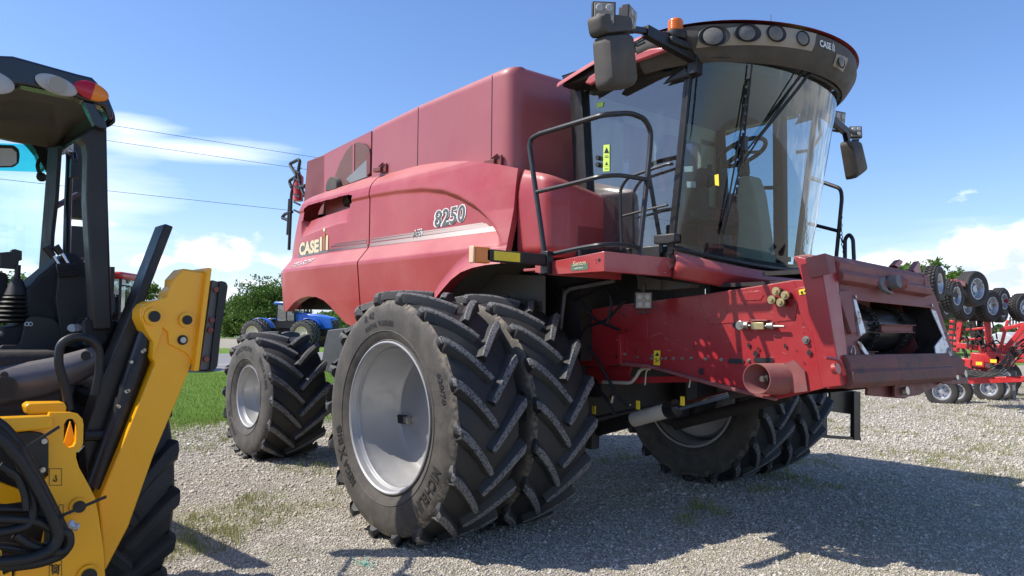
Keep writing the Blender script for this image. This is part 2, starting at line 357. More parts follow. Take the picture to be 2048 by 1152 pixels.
def text_on(b, s, fn, width=None, height=None, mi=0, **k):
    """fn(u, v): metres along / up -> 3-D point; letters scaled to width x height"""
    vs, fs = text_geo(s, 1.0, **k)
    x0 = min(v[0] for v in vs); x1 = max(v[0] for v in vs); y0 = min(v[1] for v in vs); y1 = max(v[1] for v in vs)
    sy = height/(y1-y0) if height else width/(x1-x0); sx = width/(x1-x0) if width else sy
    b.add([fn((v[0]-x0)*sx, (v[1]-y0)*sy) for v in vs], fs, mi)
# ------------------------------------------------------------------ tyres and wheels
def tyre_mb(Rt, hw, rr, N, lug_h=.05, letters=(), lug_w=(.034, .05), dtheta=.31, seed=0, side=.0, nseg=64):
    """agricultural tyre about the y axis, outer side towards -y. materials: 0 rubber 1 lug top 2 sidewall 3 lettering"""
    b = MB(); Rc = Rt-lug_h; H = Rc-rr
    half = [(rr-.012, hw*.80), (rr+.03, hw*.88), (rr+H*.22, hw*.965), (rr+H*.25, hw*.972), (rr+H*.262, hw*.99), (rr+H*.275, hw*.975), (rr+H*.45, hw*.99), (rr+H*.66, hw*.985), (rr+H*.82, hw*.95), (rr+H*.92, hw*.86), (Rc-.012, hw*.62), (Rc-.003, hw*.35), (Rc, 0)]
    out = half[:10]; mid = half[9:]+[(r, -l) for r, l in reversed(half[9:-1])]
    b.lathe(out, nseg, mi=2); b.lathe(mid, nseg, mi=0); b.lathe([(r, -l) for r, l in reversed(out)], nseg, mi=2)
    rnd = random.Random(seed)
    # small ring at the rim edge
    b.lathe([(rr-.005, hw*.84), (rr+.012, hw*.885), (rr+.022, hw*.90), (rr+.03, hw*.875)], nseg, mi=2)
    def surf(l):   # carcass radius at lateral l
        a = abs(l)/hw; return Rc-.004*a-(Rc*.16)*max(0, a-.62)**2
    K = 13
    for sgn in (1, -1):
        for i in range(N):
            th0 = 2*math.pi*(i+(.5 if sgn < 0 else 0))/N + side
            rows = []
            for k in range(K):
                u = k/(K-1)                                   # 0 at the shoulder, 1 at the nose
                if k < 3:
                    l, dr, wmul = [(1.0*hw, .088*Rt, 1.15), (.99*hw, .045*Rt, 1.25), (.955*hw, .016*Rt, 1.2)][k]; r1 = Rt-dr; r0 = r1-[.03, .05, .06][k]*Rt
                else:
                    q = (k-2)/(K-3); l = hw*(.955*(1-q)-.04*q); r0 = surf(l)-.015; r1 = Rt-.009*(1-q)**2-.003*abs(l/hw)**3; wmul = 1.2-.28*q
                qq = max(0, (k-1.5)/(K-2.5)); th = th0-dtheta*(qq**1.22)
                rows.append((th, l, r0, r1, wmul))
            vs = []; fs = []; mi = []
            P = [Vector((math.cos(t), -sgn*l/ r1, math.sin(t)))*r1 for t, l, r0, r1, w in rows]
            for k, (t, l, r0, r1, w) in enumerate(rows):
                tg = (P[min(k+1, K-1)]-P[max(k-1, 0)]).normalized(); n = Vector((math.cos(t), 0, math.sin(t)))
                if k < 2: n = (n*.8+Vector((0, -sgn, 0))*.8).normalized()
                s = n.cross(tg).normalized()
                if k < 3: s = Vector((-math.sin(t), 0, math.cos(t)))*(1 if s.dot(Vector((-math.sin(t), 0, math.cos(t)))) > 0 else -1)
                top = P[k]; base = Vector((math.cos(t)*r0, -sgn*(l-.0 if k > 2 else l-.03), math.sin(t)*r0)); wt = lug_w[0]*w/2*(0.8 if k == K-1 else 1); wb = lug_w[1]*w/2*1.15
                vs += [base-s*wb, top-s*wt*1.12-n*.008, top-s*wt*.8, top+s*wt*.8, top+s*wt*1.12-n*.008, base+s*wb]
            for k in range(K-1):
                for j in range(5):
                    fs.append((k*6+j, k*6+j+1, k*6+6+j+1, k*6+6+j)); mi.append(1 if (1 <= j <= 3 and k >= 1) else 0)
            fs.append((5, 4, 3, 2, 1, 0)); mi.append(0); e = (K-1)*6; fs.append((e, e+1, e+2, e+3, e+4, e+5)); mi.append(0)
            n0 = len(b.v); b.v += [tuple(v) for v in vs]; b.f += [tuple(x+n0 for x in f) for f in fs]; b.m += mi
    for txt, ang, rad, hgt, wid in letters:                    # ang: start angle, clockwise, tops outward
        def fn(u, v, ang=ang, rad=rad):
            a = R(ang)-u/rad; r = rad+v; f = (r-rr)/H
            l = np.interp(f, [0.08, .22, .45, .66, .82], [.88, .965, .99, .985, .95])*hw+.006
            return (r*math.cos(a), -l, r*math.sin(a))
        text_on(b, txt, fn, wid, hgt, 3, bold=.02)
    return b
RUB = ['rubber', 'rubber_lug_top', 'rubber_side', 'rubber_letter']
def rim_mb(rr, l0, depth, dish=0.0):
    b = MB(); q = rr
    b.lathe([(q-.03, l0-.05), (q-.004, l0-.022), (q+.006, l0-.008), (q+.004, l0+.003), (q-.006, l0+.006), (q-.018, l0-.002), (q-.024, l0-.03), (q-.03, l0-.055), (q-.045, l0-.075),
             (q-.05, l0-.13), (q-.062, l0-.16), (q-.066, l0-depth*.62), (q-.075, l0-depth*.66), (q-.085, l0-depth*.9), (q-.11, l0-depth), (q*.70, l0-depth-.02), (q*.5, l0-depth-.03), (q*.36, l0-depth), (0.001, l0-depth)], 72)
    b.lathe([(q-.045, l0-.07), (q-.05, -l0+.1), (q+.004, -l0+.0), (q-.02, -l0-.004)], 48)
    return b
# ------------------------------------------------------------------ the combine
comb = thing('combine_harvester', 'big dusty red combine harvester with dual front wheels and no header on the gravel lot', 'combine harvester', (0, 0, 0))
FY, FYI, AZ = 2.26, 1.53, .94
def wheel(name_loc, tyme, rime, mirror=False, valve=None, label=None):
    w = mk('wheel', rime, None, comb); w.location = name_loc
    t = mk('tyre', tyme, None, w)
    if mirror: w.scale = (1, -1, 1)
    if label: w['label'] = label
    return w
def to_mesh(name, b, mats, smooth=35):
    o = mk(name, b, mats, None, smooth=smooth); me = o.data; bpy.data.objects.remove(o); return me
front_letters = [('R 42', 113, .775, .055, .14), ('RADIAL TUBELESS', 114, .70, .04, .40), ('MEGA', 233, .675, .075, .22), ('X', 213, .665, .11, .10), ('BIB', 203, .675, .075, .15), ('MICHELIN', 338, .72, .085, .40), ('620/70', 28, .77, .045, .22)]
ft = to_mesh('front_tyre', tyre_mb(.975, .315, .565, 18, .055, front_letters, (.044, .085), .35, 1), RUB)
rear_letters = [('(MICHELIN)', 122, .545, .075, .46), ('MEGA X BIB', 50, .60, .05, .40), ('750/65 R 26', 243, .52, .06, .36), ('RADIAL TUBELESS', 215, .47, .03, .28)]
rt = to_mesh('rear_tyre', tyre_mb(.795, .385, .365, 16, .055, rear_letters, (.044, .088), .44, 2), RUB)
rf = to_mesh('front_rim', rim_mb(.575, .285, .42), ['rim_silver'], 30)
rr_ = to_mesh('rear_rim', rim_mb(.375, .335, .30), ['rim_silver'], 30)
for k, (x, y, mi) in enumerate([(0, -FY, 0), (0, -FYI, 0), (0, FYI-.02, 1), (0, FY, 1)]):
    w = wheel((x, y, AZ), ft, rf, mi)
    for ch in w.children:
        if k: ch.rotation_euler = (0, R(5+7*k), 0)
wf = [o for o in comb.children if o.name.startswith('wheel')][0]
vb = Vector(at(805, 838, 1, -2.12))-Vector((0, -FY, AZ)); b = MB(); b.box(vb, (.10, .06, .07)); b.box(vb+Vector((.07, 0, 0)), (.06, .05, .055), mi=1); b.cyl(vb+Vector((.10, 0, 0)), vb+Vector((.115, 0, 0)), .036, mi=1); b.tube([vb+Vector((.02, .0, 0)), vb+Vector((.02, .2, 0))], .012)
mk('valve_bracket', b, ['black_plastic', 'steel'], wf, bevel=.006, org=(0, 0, 0))
REARX = -4.20
wheel((REARX, -1.585, .755), rt, rr_); wheel((REARX, 1.585, .755), rt, rr_, True)
# ---- body side
def side_y(x, z):
    """outer skin of the shields (right side), metres; negative is outward"""
    zo = np.interp(x, [-4.2, -1.93, -1.4, -.93, -.6, -.36, -.1, .06, .2, .30, .36], [3.0, 2.98, 2.96, 2.92, 2.86, 2.78, 2.66, 2.56, 2.45, 2.34, 2.2])
    t = min(1, max(0, (z-zo)/.045+.5)); t = t*t*(3-2*t)
    low = np.interp(z, [1.5, 1.62, 1.9, 2.2, 2.27, 2.30, 2.44, 2.47, 4], [1.64, 1.665, 1.70, 1.728, 1.735, 1.728, 1.612, 1.602, 1.602])
    up = np.interp(z, [1.5, 1.62, 1.9, 2.2, 2.27, 2.31, 2.44, 2.6, 2.8, 3.04, 3.09, 3.13, 3.17, 3.22, 3.4], [1.64, 1.665, 1.70, 1.728, 1.735, 1.732, 1.70, 1.665, 1.645, 1.610, 1.597, 1.572, 1.535, 1.49, 1.45])
    y = low*(1-t)+up*t
    if x < -3.0: y -= .10*((-3.0-x)/1.2)**2
    if x < -3.75: y -= .10*((-3.75-x)/.42)**2.0
    return -y
XS = -1.935
def topz(x): return float(np.interp(x, [-4.2, -3.62, -3.4, -2.1, -1.94, -1.36, -.76, -.3, .15, .4], [3.10, 3.12, 3.165, 3.235, 3.235, 3.225, 3.17, 3.10, 3.0, 2.93]))
def archR(x):   # rear arch lower edge
    return float(np.interp(x, [-4.25, -4.15, -3.95, -3.82, -3.7, -3.5, -3.3, -3.1, -2.9, -2.73, -2.6, -2.47, -2.37, -2.27, -2.16, -2.05, -1.94], [1.86, 1.83, 1.80, 1.795, 1.83, 1.90, 1.945, 1.96, 1.95, 1.91, 1.85, 1.77, 1.71, 1.655, 1.63, 1.62, 1.62]))
def rear_edge(z):  # rear end of the rear panel
    return float(np.interp(z, [1.8, 1.94, 2.10, 2.28, 2.34, 2.42, 2.47, 2.6, 3.0, 3.09, 3.14, 3.2], [-4.13, -4.19, -4.19, -4.17, -4.08, -3.98, -3.95, -3.86, -3.62, -3.56, -3.48, -3.4]))
NXR, NZR = 84, 64
def rp(u, v, off=0):
    x = -4.2+u*(XS-.010+4.2)
    zb = archR(x); zt = topz(x); z = zb+(zt-zb)*v
    xe = rear_edge(z)
    x2 = xe+(XS-.010-xe)*u; zb = archR(x2); z = zb+(topz(x2)-zb)*v
    return x2, z
slot = [at(*p, 1, -1.64) for p in [(597, 440), (601, 417), (609, 410), (690, 388), (700, 390), (697, 405), (688, 412), (600, 441)]]
def inpoly(x, z, P):
    c = False; n = len(P)
    for i in range(n):
        x1, z1 = P[i][0], P[i][2]; x2, z2 = P[i-1][0], P[i-1][2]
        if (z1 > z) != (z2 > z) and x < (x2-x1)*(z-z1)/(z2-z1)+x1: c = not c
    return c
rec = [at(*p, 1, -1.64) for p in [(596, 442), (690, 412), (672, 440), (664, 447), (594, 472)]]
RT = [at(*p, 1, -1.64) for p in [(596, 442), (697, 405)]]; RB = [at(*p, 1, -1.64) for p in [(594, 474), (668, 448)]]
def recess(x, z):
    zt = np.interp(x, [RT[0][0], RT[1][0]], [RT[0][2], RT[1][2]]); zb = np.interp(x, [RB[0][0], RB[1][0]], [RB[0][2], RB[1][2]])
    f = min(1, max(0, (z-zb)/(zt-zb))) if z < zt+.004 else 0
    g = min(1, max(0, (RT[1][0]-.02-x)/.14+.2*0)); g = g*g*(3-2*g); h = min(1, max(0, (x-RT[0][0]+.03)/.05))
    return .075*f**.8*g*h
def rear_fn(u, v):
    x, z = rp(u, v); y = side_y(x, z)
    y += recess(x, z)
    return (x, y, z)
b = MB(); b.grid(rear_fn, 260, 230, skip=lambda u, v: inpoly(*rp(u, v), slot))
# skirt returned inwards at arch and rear edges
def lip(fn, n, dy, inset=0):
    vs = [];
    for i in range(n+1):
        p = fn(i/n); vs += [p, (p[0], p[1]+dy, p[2]+inset)]
    b.add(vs, [(2*i, 2*i+2, 2*i+3, 2*i+1) for i in range(n)])
lip(lambda t: rear_fn(t, 0), 150, .10); lip(lambda t: rear_fn(0, t), 60, .25); lip(lambda t: rear_fn(1, t), 60, .06); lip(lambda t: rear_fn(t, 1), 40, .2, -.02)
panR = mk('rear_side_panel', b, 'red_body', comb, smooth=50)
# front side panel
def archF(x): return float(np.interp(x, [-1.95, -.9, -.75, -.62, -.5, -.38, -.22, -.08, .08, .25, .42, .5], [1.60, 1.60, 1.66, 1.76, 1.86, 1.94, 2.035, 2.09, 2.12, 2.135, 2.14, 2.14]))
XF = .40
def fp(u, v):
    x = XS+.013+u*(XF-XS-.010); zb = archF(x); return x, zb+(topz(x)-zb)*v
def front_fn(u, v):
    x, z = fp(u, v); y = side_y(x, z)
    if x > -1.0:
        d = z-archF(x); y -= .085*max(0, 1-d/.16)**1.5*min(1, (x+1.0)/.4)
    if x > .0: y += .03*(x/.4)**2
    return (x, y, z)
b = MB(); b.grid(front_fn, 120, 110); lip(lambda t: front_fn(t, 0), 120, .13, .02); lip(lambda t: front_fn(0, t), 60, .06); lip(lambda t: front_fn(1, t), 60, .06); lip(lambda t: front_fn(t, 1), 60, .12, -.01)
panF = mk('front_side_panel', b, 'red_body', comb, smooth=50)
# corner panel that wraps round behind the cab
def corner_path(s, q=1.0):
    P = round_path([(XF+.012, -1.60, 0), (.72, -1.57, 0), (.80, -1.40, 0), (.80, -.78, 0)], .2, 8)
    L = [0]
    for a, c in zip(P, P[1:]): L.append(L[-1]+(c-a).length)
    t = s*L[-1]; return np.interp(t, L, [p.x for p in P]), np.interp(t, L, [p.y for p in P])
def corner_fn(s, v):
    x, y = corner_path(s); zt = np.interp(s, [0, .25, .45, 1], [2.93, 2.86, 2.80, 2.70]); zb = np.interp(s, [0, .1, .3, 1], [2.2, 2.19, 2.19, 2.21]); z = zb+(zt-zb)*v
    ins = .03*max(0, (z-2.66)/.2)**2+.10*max(0, (z-zt+.05)/.05)**2*.3+.12*max(0, (2.27-z)/.08)**2*.5
    dx, dy = x-.35, y+1.1; n = math.hypot(dx, dy); return (x-ins*dx/n, y-ins*dy/n, z)
b = MB(); b.grid(corner_fn, 48, 30); b.grid(lambda s, v: (lambda p: (p[0]*(1-v)+.3*v, p[1]*(1-v)-1.0*v, p[2]))(corner_fn(s, 1)), 24, 2); b.grid(lambda s, v: (lambda p: (p[0]*(1-v)+.3*v, p[1]*(1-v)-1.0*v, p[2]))(corner_fn(s, 0)), 24, 2)
mk('corner_panel', b, 'red_body', comb, smooth=50)
# decals that follow the skin
def skin(x, z, off=.005):
    y = side_y(x, z)
    if x > 0: y += .03*(x/.4)**2
    return (x, y-off, z)
def on_skin(px, py): p = at(px, py, 1, -1.66); return p[0], p[2]
def decal(b, txt, p0, p1, h, mi, off, **k):
    (x0, z0), (x1, z1) = on_skin(*p0), on_skin(*p1); w = x1-x0; s = (z1-z0)/w
    text_on(b, txt, lambda u, v: skin(x0+u, z0+s*u+v, off), w, h, mi, **k)
b = MB(); decal(b, '8250', (857, 456), (922, 442), .165, 0, .005, shear=.12, bold=.065, space=1.02); decal(b, '8250', (860, 454), (920, 441), .150, 1, .009, shear=.12, bold=.012, space=1.06)
mk('model_number', b, ['white_letter', 'grey_letter'], panF, smooth=0)
b = MB(); decal(b, 'AFS', (815, 476), (835, 471), .075, 0, .006, shear=.2, bold=.05); decal(b, 'AFS', (816, 475.5), (834, 471), .066, 1, .009, shear=.2, bold=.0)
(cx_, cz_) = on_skin(830, 465)
b.add([skin(cx_+.05*math.cos(a)*rr, cz_+.035*math.sin(a)*rr, .007) for a in [i*math.pi*2/24*.8-1 for i in range(25)] for rr in (.85, 1.0)], [(2*i, 2*i+1, 2*i+3, 2*i+2) for i in range(24)], 0)
mk('system_emblem', b, ['white_letter', 'grey_letter'], panF, smooth=0)
def stripe(b, pa, pb, h0, h1, mi, off=.003, n=60, xmin=-9, xmax=9, slant=0.0):
    (x0, z0), (x1, z1) = on_skin(*pa), on_skin(*pb); vs = []; fs = []
    for i in range(n+1):
        t = i/n; x = x0+(x1-x0)*t
        if x < xmin or x > xmax: continue
        z = z0+(z1-z0)*t; h = h0+(h1-h0)*t; vs += [skin(x+slant*t**8, z, off), skin(x, z+h, off)]
    b.add(vs, [(2*i, 2*i+2, 2*i+3, 2*i+1) for i in range(len(vs)//2-1)], mi)
def stripes(x0, x1):
    b = MB()
    for (pa, pb, h0, h1, sl) in [((646, 503), (975, 463), .028, .050, .07), ((652, 494), (962, 453), .014, .032, .05), ((660, 488), (955, 447), .006, .014, .03)]:
        stripe(b, pa, pb, h0, h1, 0, xmin=x0, xmax=x1, slant=sl)
    return b
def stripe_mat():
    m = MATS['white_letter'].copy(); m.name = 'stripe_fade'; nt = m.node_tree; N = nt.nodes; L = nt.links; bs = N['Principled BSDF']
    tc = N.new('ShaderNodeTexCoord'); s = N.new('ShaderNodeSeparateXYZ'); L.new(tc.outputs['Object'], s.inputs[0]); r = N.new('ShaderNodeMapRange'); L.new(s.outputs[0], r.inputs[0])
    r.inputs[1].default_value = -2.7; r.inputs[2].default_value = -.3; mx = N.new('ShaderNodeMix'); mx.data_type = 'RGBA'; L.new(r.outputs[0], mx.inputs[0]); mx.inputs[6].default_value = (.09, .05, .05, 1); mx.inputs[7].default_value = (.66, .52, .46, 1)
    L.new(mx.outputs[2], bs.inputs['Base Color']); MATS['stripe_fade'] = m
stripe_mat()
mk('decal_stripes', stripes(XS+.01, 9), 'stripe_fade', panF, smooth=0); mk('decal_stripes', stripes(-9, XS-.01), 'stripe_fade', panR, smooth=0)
b = MB()
(x0, z0), (x1, z1), (x2, z2), (x3, z3) = on_skin(585, 488), on_skin(648, 474), on_skin(648, 504), on_skin(584, 515)
b.grid(lambda u, v: skin(x0+(x1-x0)*u, (z0+(z1-z0)*u)*(1-v)+(z3+(z2-z3)*u)*v, .003), 16, 8, 1)
mk('badge_backing', b, ['black_letter', 'grey_letter'], panR, smooth=0)
b = MB(); decal(b, 'CASE', (586, 511), (629, 504), .155, 0, .006, bold=.05, space=1.0); 
for i, (pa, pb, t0) in enumerate([((631, 502), (635, 501.3), 0), ((643, 499.6), (647.2, 499), 0), ((637, 500.8), (641, 500.2), 1)]):
    (xa, za), (xb, zb) = on_skin(*pa), on_skin(*pb); hh = .165 if not t0 else .20
    b.add([skin(xa, za, .006), skin(xb, za, .006), skin(xb, za+hh, .006), skin(xa, za+hh, .006)], [(0, 1, 2, 3)], 0 if not t0 else 1)
    if t0: b.add([skin(xa-.0, za+hh+.02, .006), skin(xb, za+hh+.02, .006), skin(xb, za+hh+.06, .006), skin(xa, za+hh+.06, .006)], [(0, 1, 2, 3)], 0)
mk('maker_badge', b, ['gold_letter', 'rust_letter'], panR, smooth=0)
b = MB(); decal(b, 'AXIAL-FLOW', (584, 537), (628, 526), .062, 0, .004, shear=.25, bold=.06); decal(b, 'AXIAL-FLOW', (585, 536.5), (627, 526), .052, 1, .008, shear=.25, bold=.0)
mk('series_lettering', b, ['white_letter', 'red_body'], panR, smooth=0)
# ---- grain tank
def tank_path(s):
    P = round_path([(-2.08, -1.5, 0), (.21, -1.5, 0), (.21, -.2, 0)], .17, 8); L = [0]
    for a, c in zip(P, P[1:]): L.append(L[-1]+(c-a).length)
    t = s*L[-1]; return float(np.interp(t, L, [p.x for p in P])), float(np.interp(t, L, [p.y for p in P]))
def tank_fn(s, v):
    x, y = tank_path(s); z = 2.85+(3.87-2.85)*v+(x+2.08)/2.3*.0; zt = float(np.interp(x, [-2.08, -1.2, .2], [3.76, 3.82, 3.87])); z = 2.4+(zt-2.4)*v
    i = .03*max(0, (z-zt+.03)/.03)**2+.0*(1-v); return (x+(i if x > .1 and y > -1.4 else 0)*-1, y+i*(1 if y < -1.3 else 0), z)
b = MB(); b.grid(tank_fn, 120, 40); b.grid(lambda s, v: (lambda p: (p[0]*(1-v)+p[0]*.0+v*(p[0]-.03 if p[1] > -1.4 else p[0]), p[1]+(.06*v if p[1] < -1.3 else 0), p[2]-.0))(tank_fn(s, 1)), 60, 1)
b.box2((-2.08, -1.44, 2.5), (.16, 1.5, 3.62)); b.box2((.16, -1.2, 2.5), (.205, 1.5, 3.84)); b.box2((-2.08, 1.44, 2.4), (.21, 1.5, 3.84)); b.box2((-2.08, -1.49, 2.5), (-2.04, 1.5, 3.74))
tank = mk('grain_tank', b, 'red_tank', comb, smooth=50)
for xs in (-1.21, -.06):
    b = MB(); b.box2((xs-.004, -1.503, 2.95), (xs+.004, -1.49, 3.79+(xs+1.2)*.035)); mk('panel_seam', b, 'black_letter', tank, smooth=0)
b = MB()
for px, py in [(760, 340), (985, 326)]:
    p = at(px, py, 1, -1.52); b.box((p[0], -1.54, p[2]), (.11, .05, .045), (0, 0, .2)); b.box((p[0]+.07, -1.515, p[2]+.01), (.10, .02, .09)); b.beam((p[0]-.02, -1.54, p[2]+.02), (p[0]+.09, -1.54, p[2]+.06), .02, .012)
mk('shield_latch', b, 'red_dull', tank, bevel=.004)
b = MB(); hp = at(1075, 125, 0, -.2); b.poly([(-.1, -1.2, 3.84), (-.1, -.2, 3.78), (-.1, -.2, 3.87), (-.1, -.82, 3.92), (-.1, -.9, 4.0), (-.1, -.98, 4.0), (-.1, -1.02, 3.91), (-.1, -1.3, 3.88)], (-.5, 0, 0)); mk('tank_cover_hinge', b, 'black_plastic', tank, bevel=.01)
# ---- engine deck behind the tank
b = MB(); b.tr([(742, 262), (742, 345), (735, 352), (650, 385), (650, 308), (655, 305)], 1, -1.42, .04); b.box2((-3.35, -1.38, 2.6), (-2.1, 1.3, 3.55)); mk('engine_deck_panel', b, 'red_tank', comb)
b = MB(); b.tr([(614, 322), (648, 309), (652, 312), (648, 440), (603, 455)], 1, -1.30, .5); mk('rear_duct', b, 'red_dull', comb, bevel=.01)
b = MB(); b.tr([(648, 309), (655, 306), (672, 345), (668, 378), (648, 386)], 1, -1.345, .05); mk('duct_flange', b, 'red_body', comb)
def arc_px(cx, cy, rx, ry, a0, a1, n=24): return [(cx+rx*math.cos(R(a0+(a1-a0)*i/n)), cy-ry*math.sin(R(a0+(a1-a0)*i/n))) for i in range(n+1)]
b = MB(); b.tr([(669, 378), (670, 352), (680, 325), (692, 303), (703, 290), (715, 284), (728, 287), (738, 298), (740, 312), (740, 345), (735, 352)], 1, -1.455, .03); scr = mk('rotary_air_screen', b, 'screen_mesh', comb)
b = MB(); b.tr([(705.5, 289), (708.5, 287.5), (708, 345), (705, 346)], 1, -1.463, .02); mk('screen_rib', b, 'red_tank', scr)
b = MB(); b.tr([(733, 310), (740, 305), (740, 345), (733, 352)], 1, -1.485, .07); b.tr([(692, 358), (735, 318), (735, 353), (700, 366)], 1, -1.48, .05, 1); mk('air_scoop', b, ['red_dull', 'grey_hood'], comb)
b = MB(); p = at(680, 372, 1, -1.42)
b.grid(lambda u, v: (p[0]+.13*math.cos(u*math.pi)*(1-.1*v)-.02, -1.52+.2*v, p[2]-.05+.14*math.sin(u*math.pi)**.6), 16, 3); b.poly([(p[0]-.15+.02*i, -1.52, p[2]-.05+.14*max(0, 1-((i-6.5)/6.5)**2)**.4) for i in range(14)], (0, .02, 0)); mk('exhaust_hood', b, 'dusty_plastic', comb, solid=.01)
b = MB(); q = at(676, 405, 1, -1.45); b.cyl((q[0]-.12, -1.15, q[2]-.05), (q[0]+.02, -1.3, q[2]+.02), .14, .1, 20); b.cyl((q[0]+.02, -1.3, q[2]+.02), (q[0]+.26, -1.33, q[2]+.06), .10, .14, 20); mk('air_intake_duct', b, 'black_plastic', comb)
# rails and extinguisher at the rear ladder
b = MB(); Y = -1.25
T = lambda pts, r=.022, rad=.05: b.tube(round_path([at(x, y, 1, Y) for x, y in pts], rad), r, 8)
T([(578, 500), (583, 385), (594, 352), (579, 328), (597, 319), (600, 322), (596, 345), (601, 372), (609, 392)]); T([(576, 470), (580, 398)], .026); T([(565, 434), (570, 428), (584, 424)]); T([(565, 436), (578, 441)]); T([(583, 375), (578, 362), (594, 352)]); T([(600, 375), (612, 372)], .03)
for i in range(6): b.beam(at(588, 340+i*16, 1, Y-.02), at(600, 346+i*16, 1, Y-.02), .02, .02)
mk('rear_ladder_rail', b, 'rail_metal', comb)
b = MB(); e = at(597, 375, 1, -1.2); b.cyl((e[0], e[1], e[2]-.18), (e[0], e[1], e[2]+.14), .065, n=20); b.cyl((e[0], e[1], e[2]+.14), (e[0], e[1], e[2]+.19), .065, .02, 20); b.cyl((e[0], e[1], e[2]+.19), (e[0], e[1], e[2]+.25), .018, mi=1); b.box((e[0]+.02, e[1], e[2]+.25), (.08, .02, .02), mi=1); mk('fire_extinguisher', b, ['implement_red', 'steel'], comb)
# ---- inner body
b = MB(); b.box2((-4.0, -1.35, 1.83), (-2.0, 1.4, 2.75)); b.box2((-2.25, -1.35, 1.25), (-.95, 1.4, 2.6)); b.box2((-3.55, -1.15, 2.6), (-2.05, 1.2, 3.12)); b.box2((-3.8, -1.3, 2.6), (-3.5, 1.2, 3.0)); b.box2((-2.9, -1.25, 2.6), (-2.05, 1.2, 3.25)); b.box2((-.95, -.9, 1.35), (.45, .9, 2.5)); b.box2((-.95, -1.45, 2.25), (.25, 1.5, 2.6)); b.box2((-2.3, -.5, 1.0), (-1.9, .5, 1.4)); b.box2((.1, -1.3, 2.2), (.8, 1.3, 2.45))
mk('threshing_body', b, 'dark_machinery', comb)
b = MB(); b.grid(lambda u, v: (-.98+1.38*u, -1.50+.75*v if v < .9 else -.8, 1.55+.66*math.sin(min(1, u*1.6)*math.pi/2) if u < .9 else 2.2), 20, 6)
b.tr([(905, 600), (925, 572), (955, 558), (1000, 549), (1085, 552), (1085, 700), (905, 700)], 1, -1.18, .03)
mk('wheel_arch_liner', b, 'arch_liner', comb, solid=.01)
b = MB(); b.box2((-4.1, 1.45, 1.85), (-1.95, 1.68, 3.15)); b.box2((-1.93, 1.45, 2.1), (.5, 1.68, 3.1)); mk('left_side_panel', b, 'red_body', comb, bevel=.05)
# axle, final drives, underside machinery
b = MB(); b.box2((-.22, -1.25, .72), (.22, 1.25, 1.18)); b.cyl((0, -1.3, AZ), (0, 1.3, AZ), .17, n=24)
for s in (-1, 1): b.cyl((0, s*.95, AZ), (0, s*1.28, AZ), .34, n=28); b.box2((-.28, s*.9, .9), (.28, s*1.2, 1.6)); b.cyl((0, s*1.3, AZ), (0, s*1.62, AZ), .12, n=20)
b.box2((-.3, -.85, 1.15), (.3, .85, 1.5)); mk('front_axle', b, 'dark_machinery', comb, bevel=.02)
b = MB(); b.box2((REARX-.12, -1.1, .66), (REARX+.12, 1.1, .86)); b.box2((REARX-.15, -.35, .8), (REARX+.15, .35, 1.15)); b.cyl((REARX, -1.5, .755), (REARX, 1.5, .755), .11, n=20)
b.tr([(655, 660), (695, 655), (702, 690), (700, 760), (640, 740), (648, 690)], 1, -.75, .12); b.box2((REARX+.0, -.7, 1.05), (REARX+1.5, -.5, 1.25)); mk('rear_axle', b, 'dark_blue_grey', comb, bevel=.015)
b = MB(); rn = random.Random(3)
for i in range(26):
    x = rn.uniform(-1.4, .5); y = rn.uniform(-.9, .9); z = rn.uniform(1.0, 1.6); b.box((x, y, z), (rn.uniform(.1, .4), rn.uniform(.1, .5), rn.uniform(.05, .3)), (0, rn.uniform(-.3, .3), 0))
for i in range(10):
    x = rn.uniform(-3.9, -2.4); b.box((x, rn.uniform(-.9, .6), rn.uniform(1.82, 2.0)), (rn.uniform(.1, .5), .2, rn.uniform(.1, .2)))
b.box2((-2.9, -.5, 1.7), (-2.2, .5, 2.0)); b.beam((-2.75, -.95, 2.0), (-2.72, -.95, 1.1), .08, .08); b.beam((-2.6, -.9, 2.0), (-2.45, -.9, 1.2), .12, .06)
mk('underbody_machinery', b, 'dark_machinery', comb, bevel=.01)
b = MB()
for pts in [[(1105, 600), (1125, 575), (1180, 565), (1228, 560)], [(1120, 650), (1128, 575)], [(1150, 700), (1170, 655), (1215, 640), (1250, 600)], [(1140, 600), (1175, 590), (1200, 575), (1245, 570)], [(1180, 760), (1215, 800), (1230, 830)], [(1160, 600), (1190, 640), (1240, 660)], [(1200, 560), (1225, 600), (1215, 650)], [(1175, 690), (1195, 720), (1240, 800), (1262, 812)]]:
    b.tube(round_path([at(x, y, 1, -.95) for x, y in pts], .06), .013, 6)
mk('hydraulic_hose', b, 'hose_black', comb)
b = MB(); b.tube(round_path([at(x, y, 1, -.98) for x, y in [(1117, 690), (1130, 585), (1140, 578), (1228, 562)]], .04), .016, 8); mk('steel_pipe', b, 'grey_cast', comb)
pm('pale_scratch', (.55, .30, .26), .7)
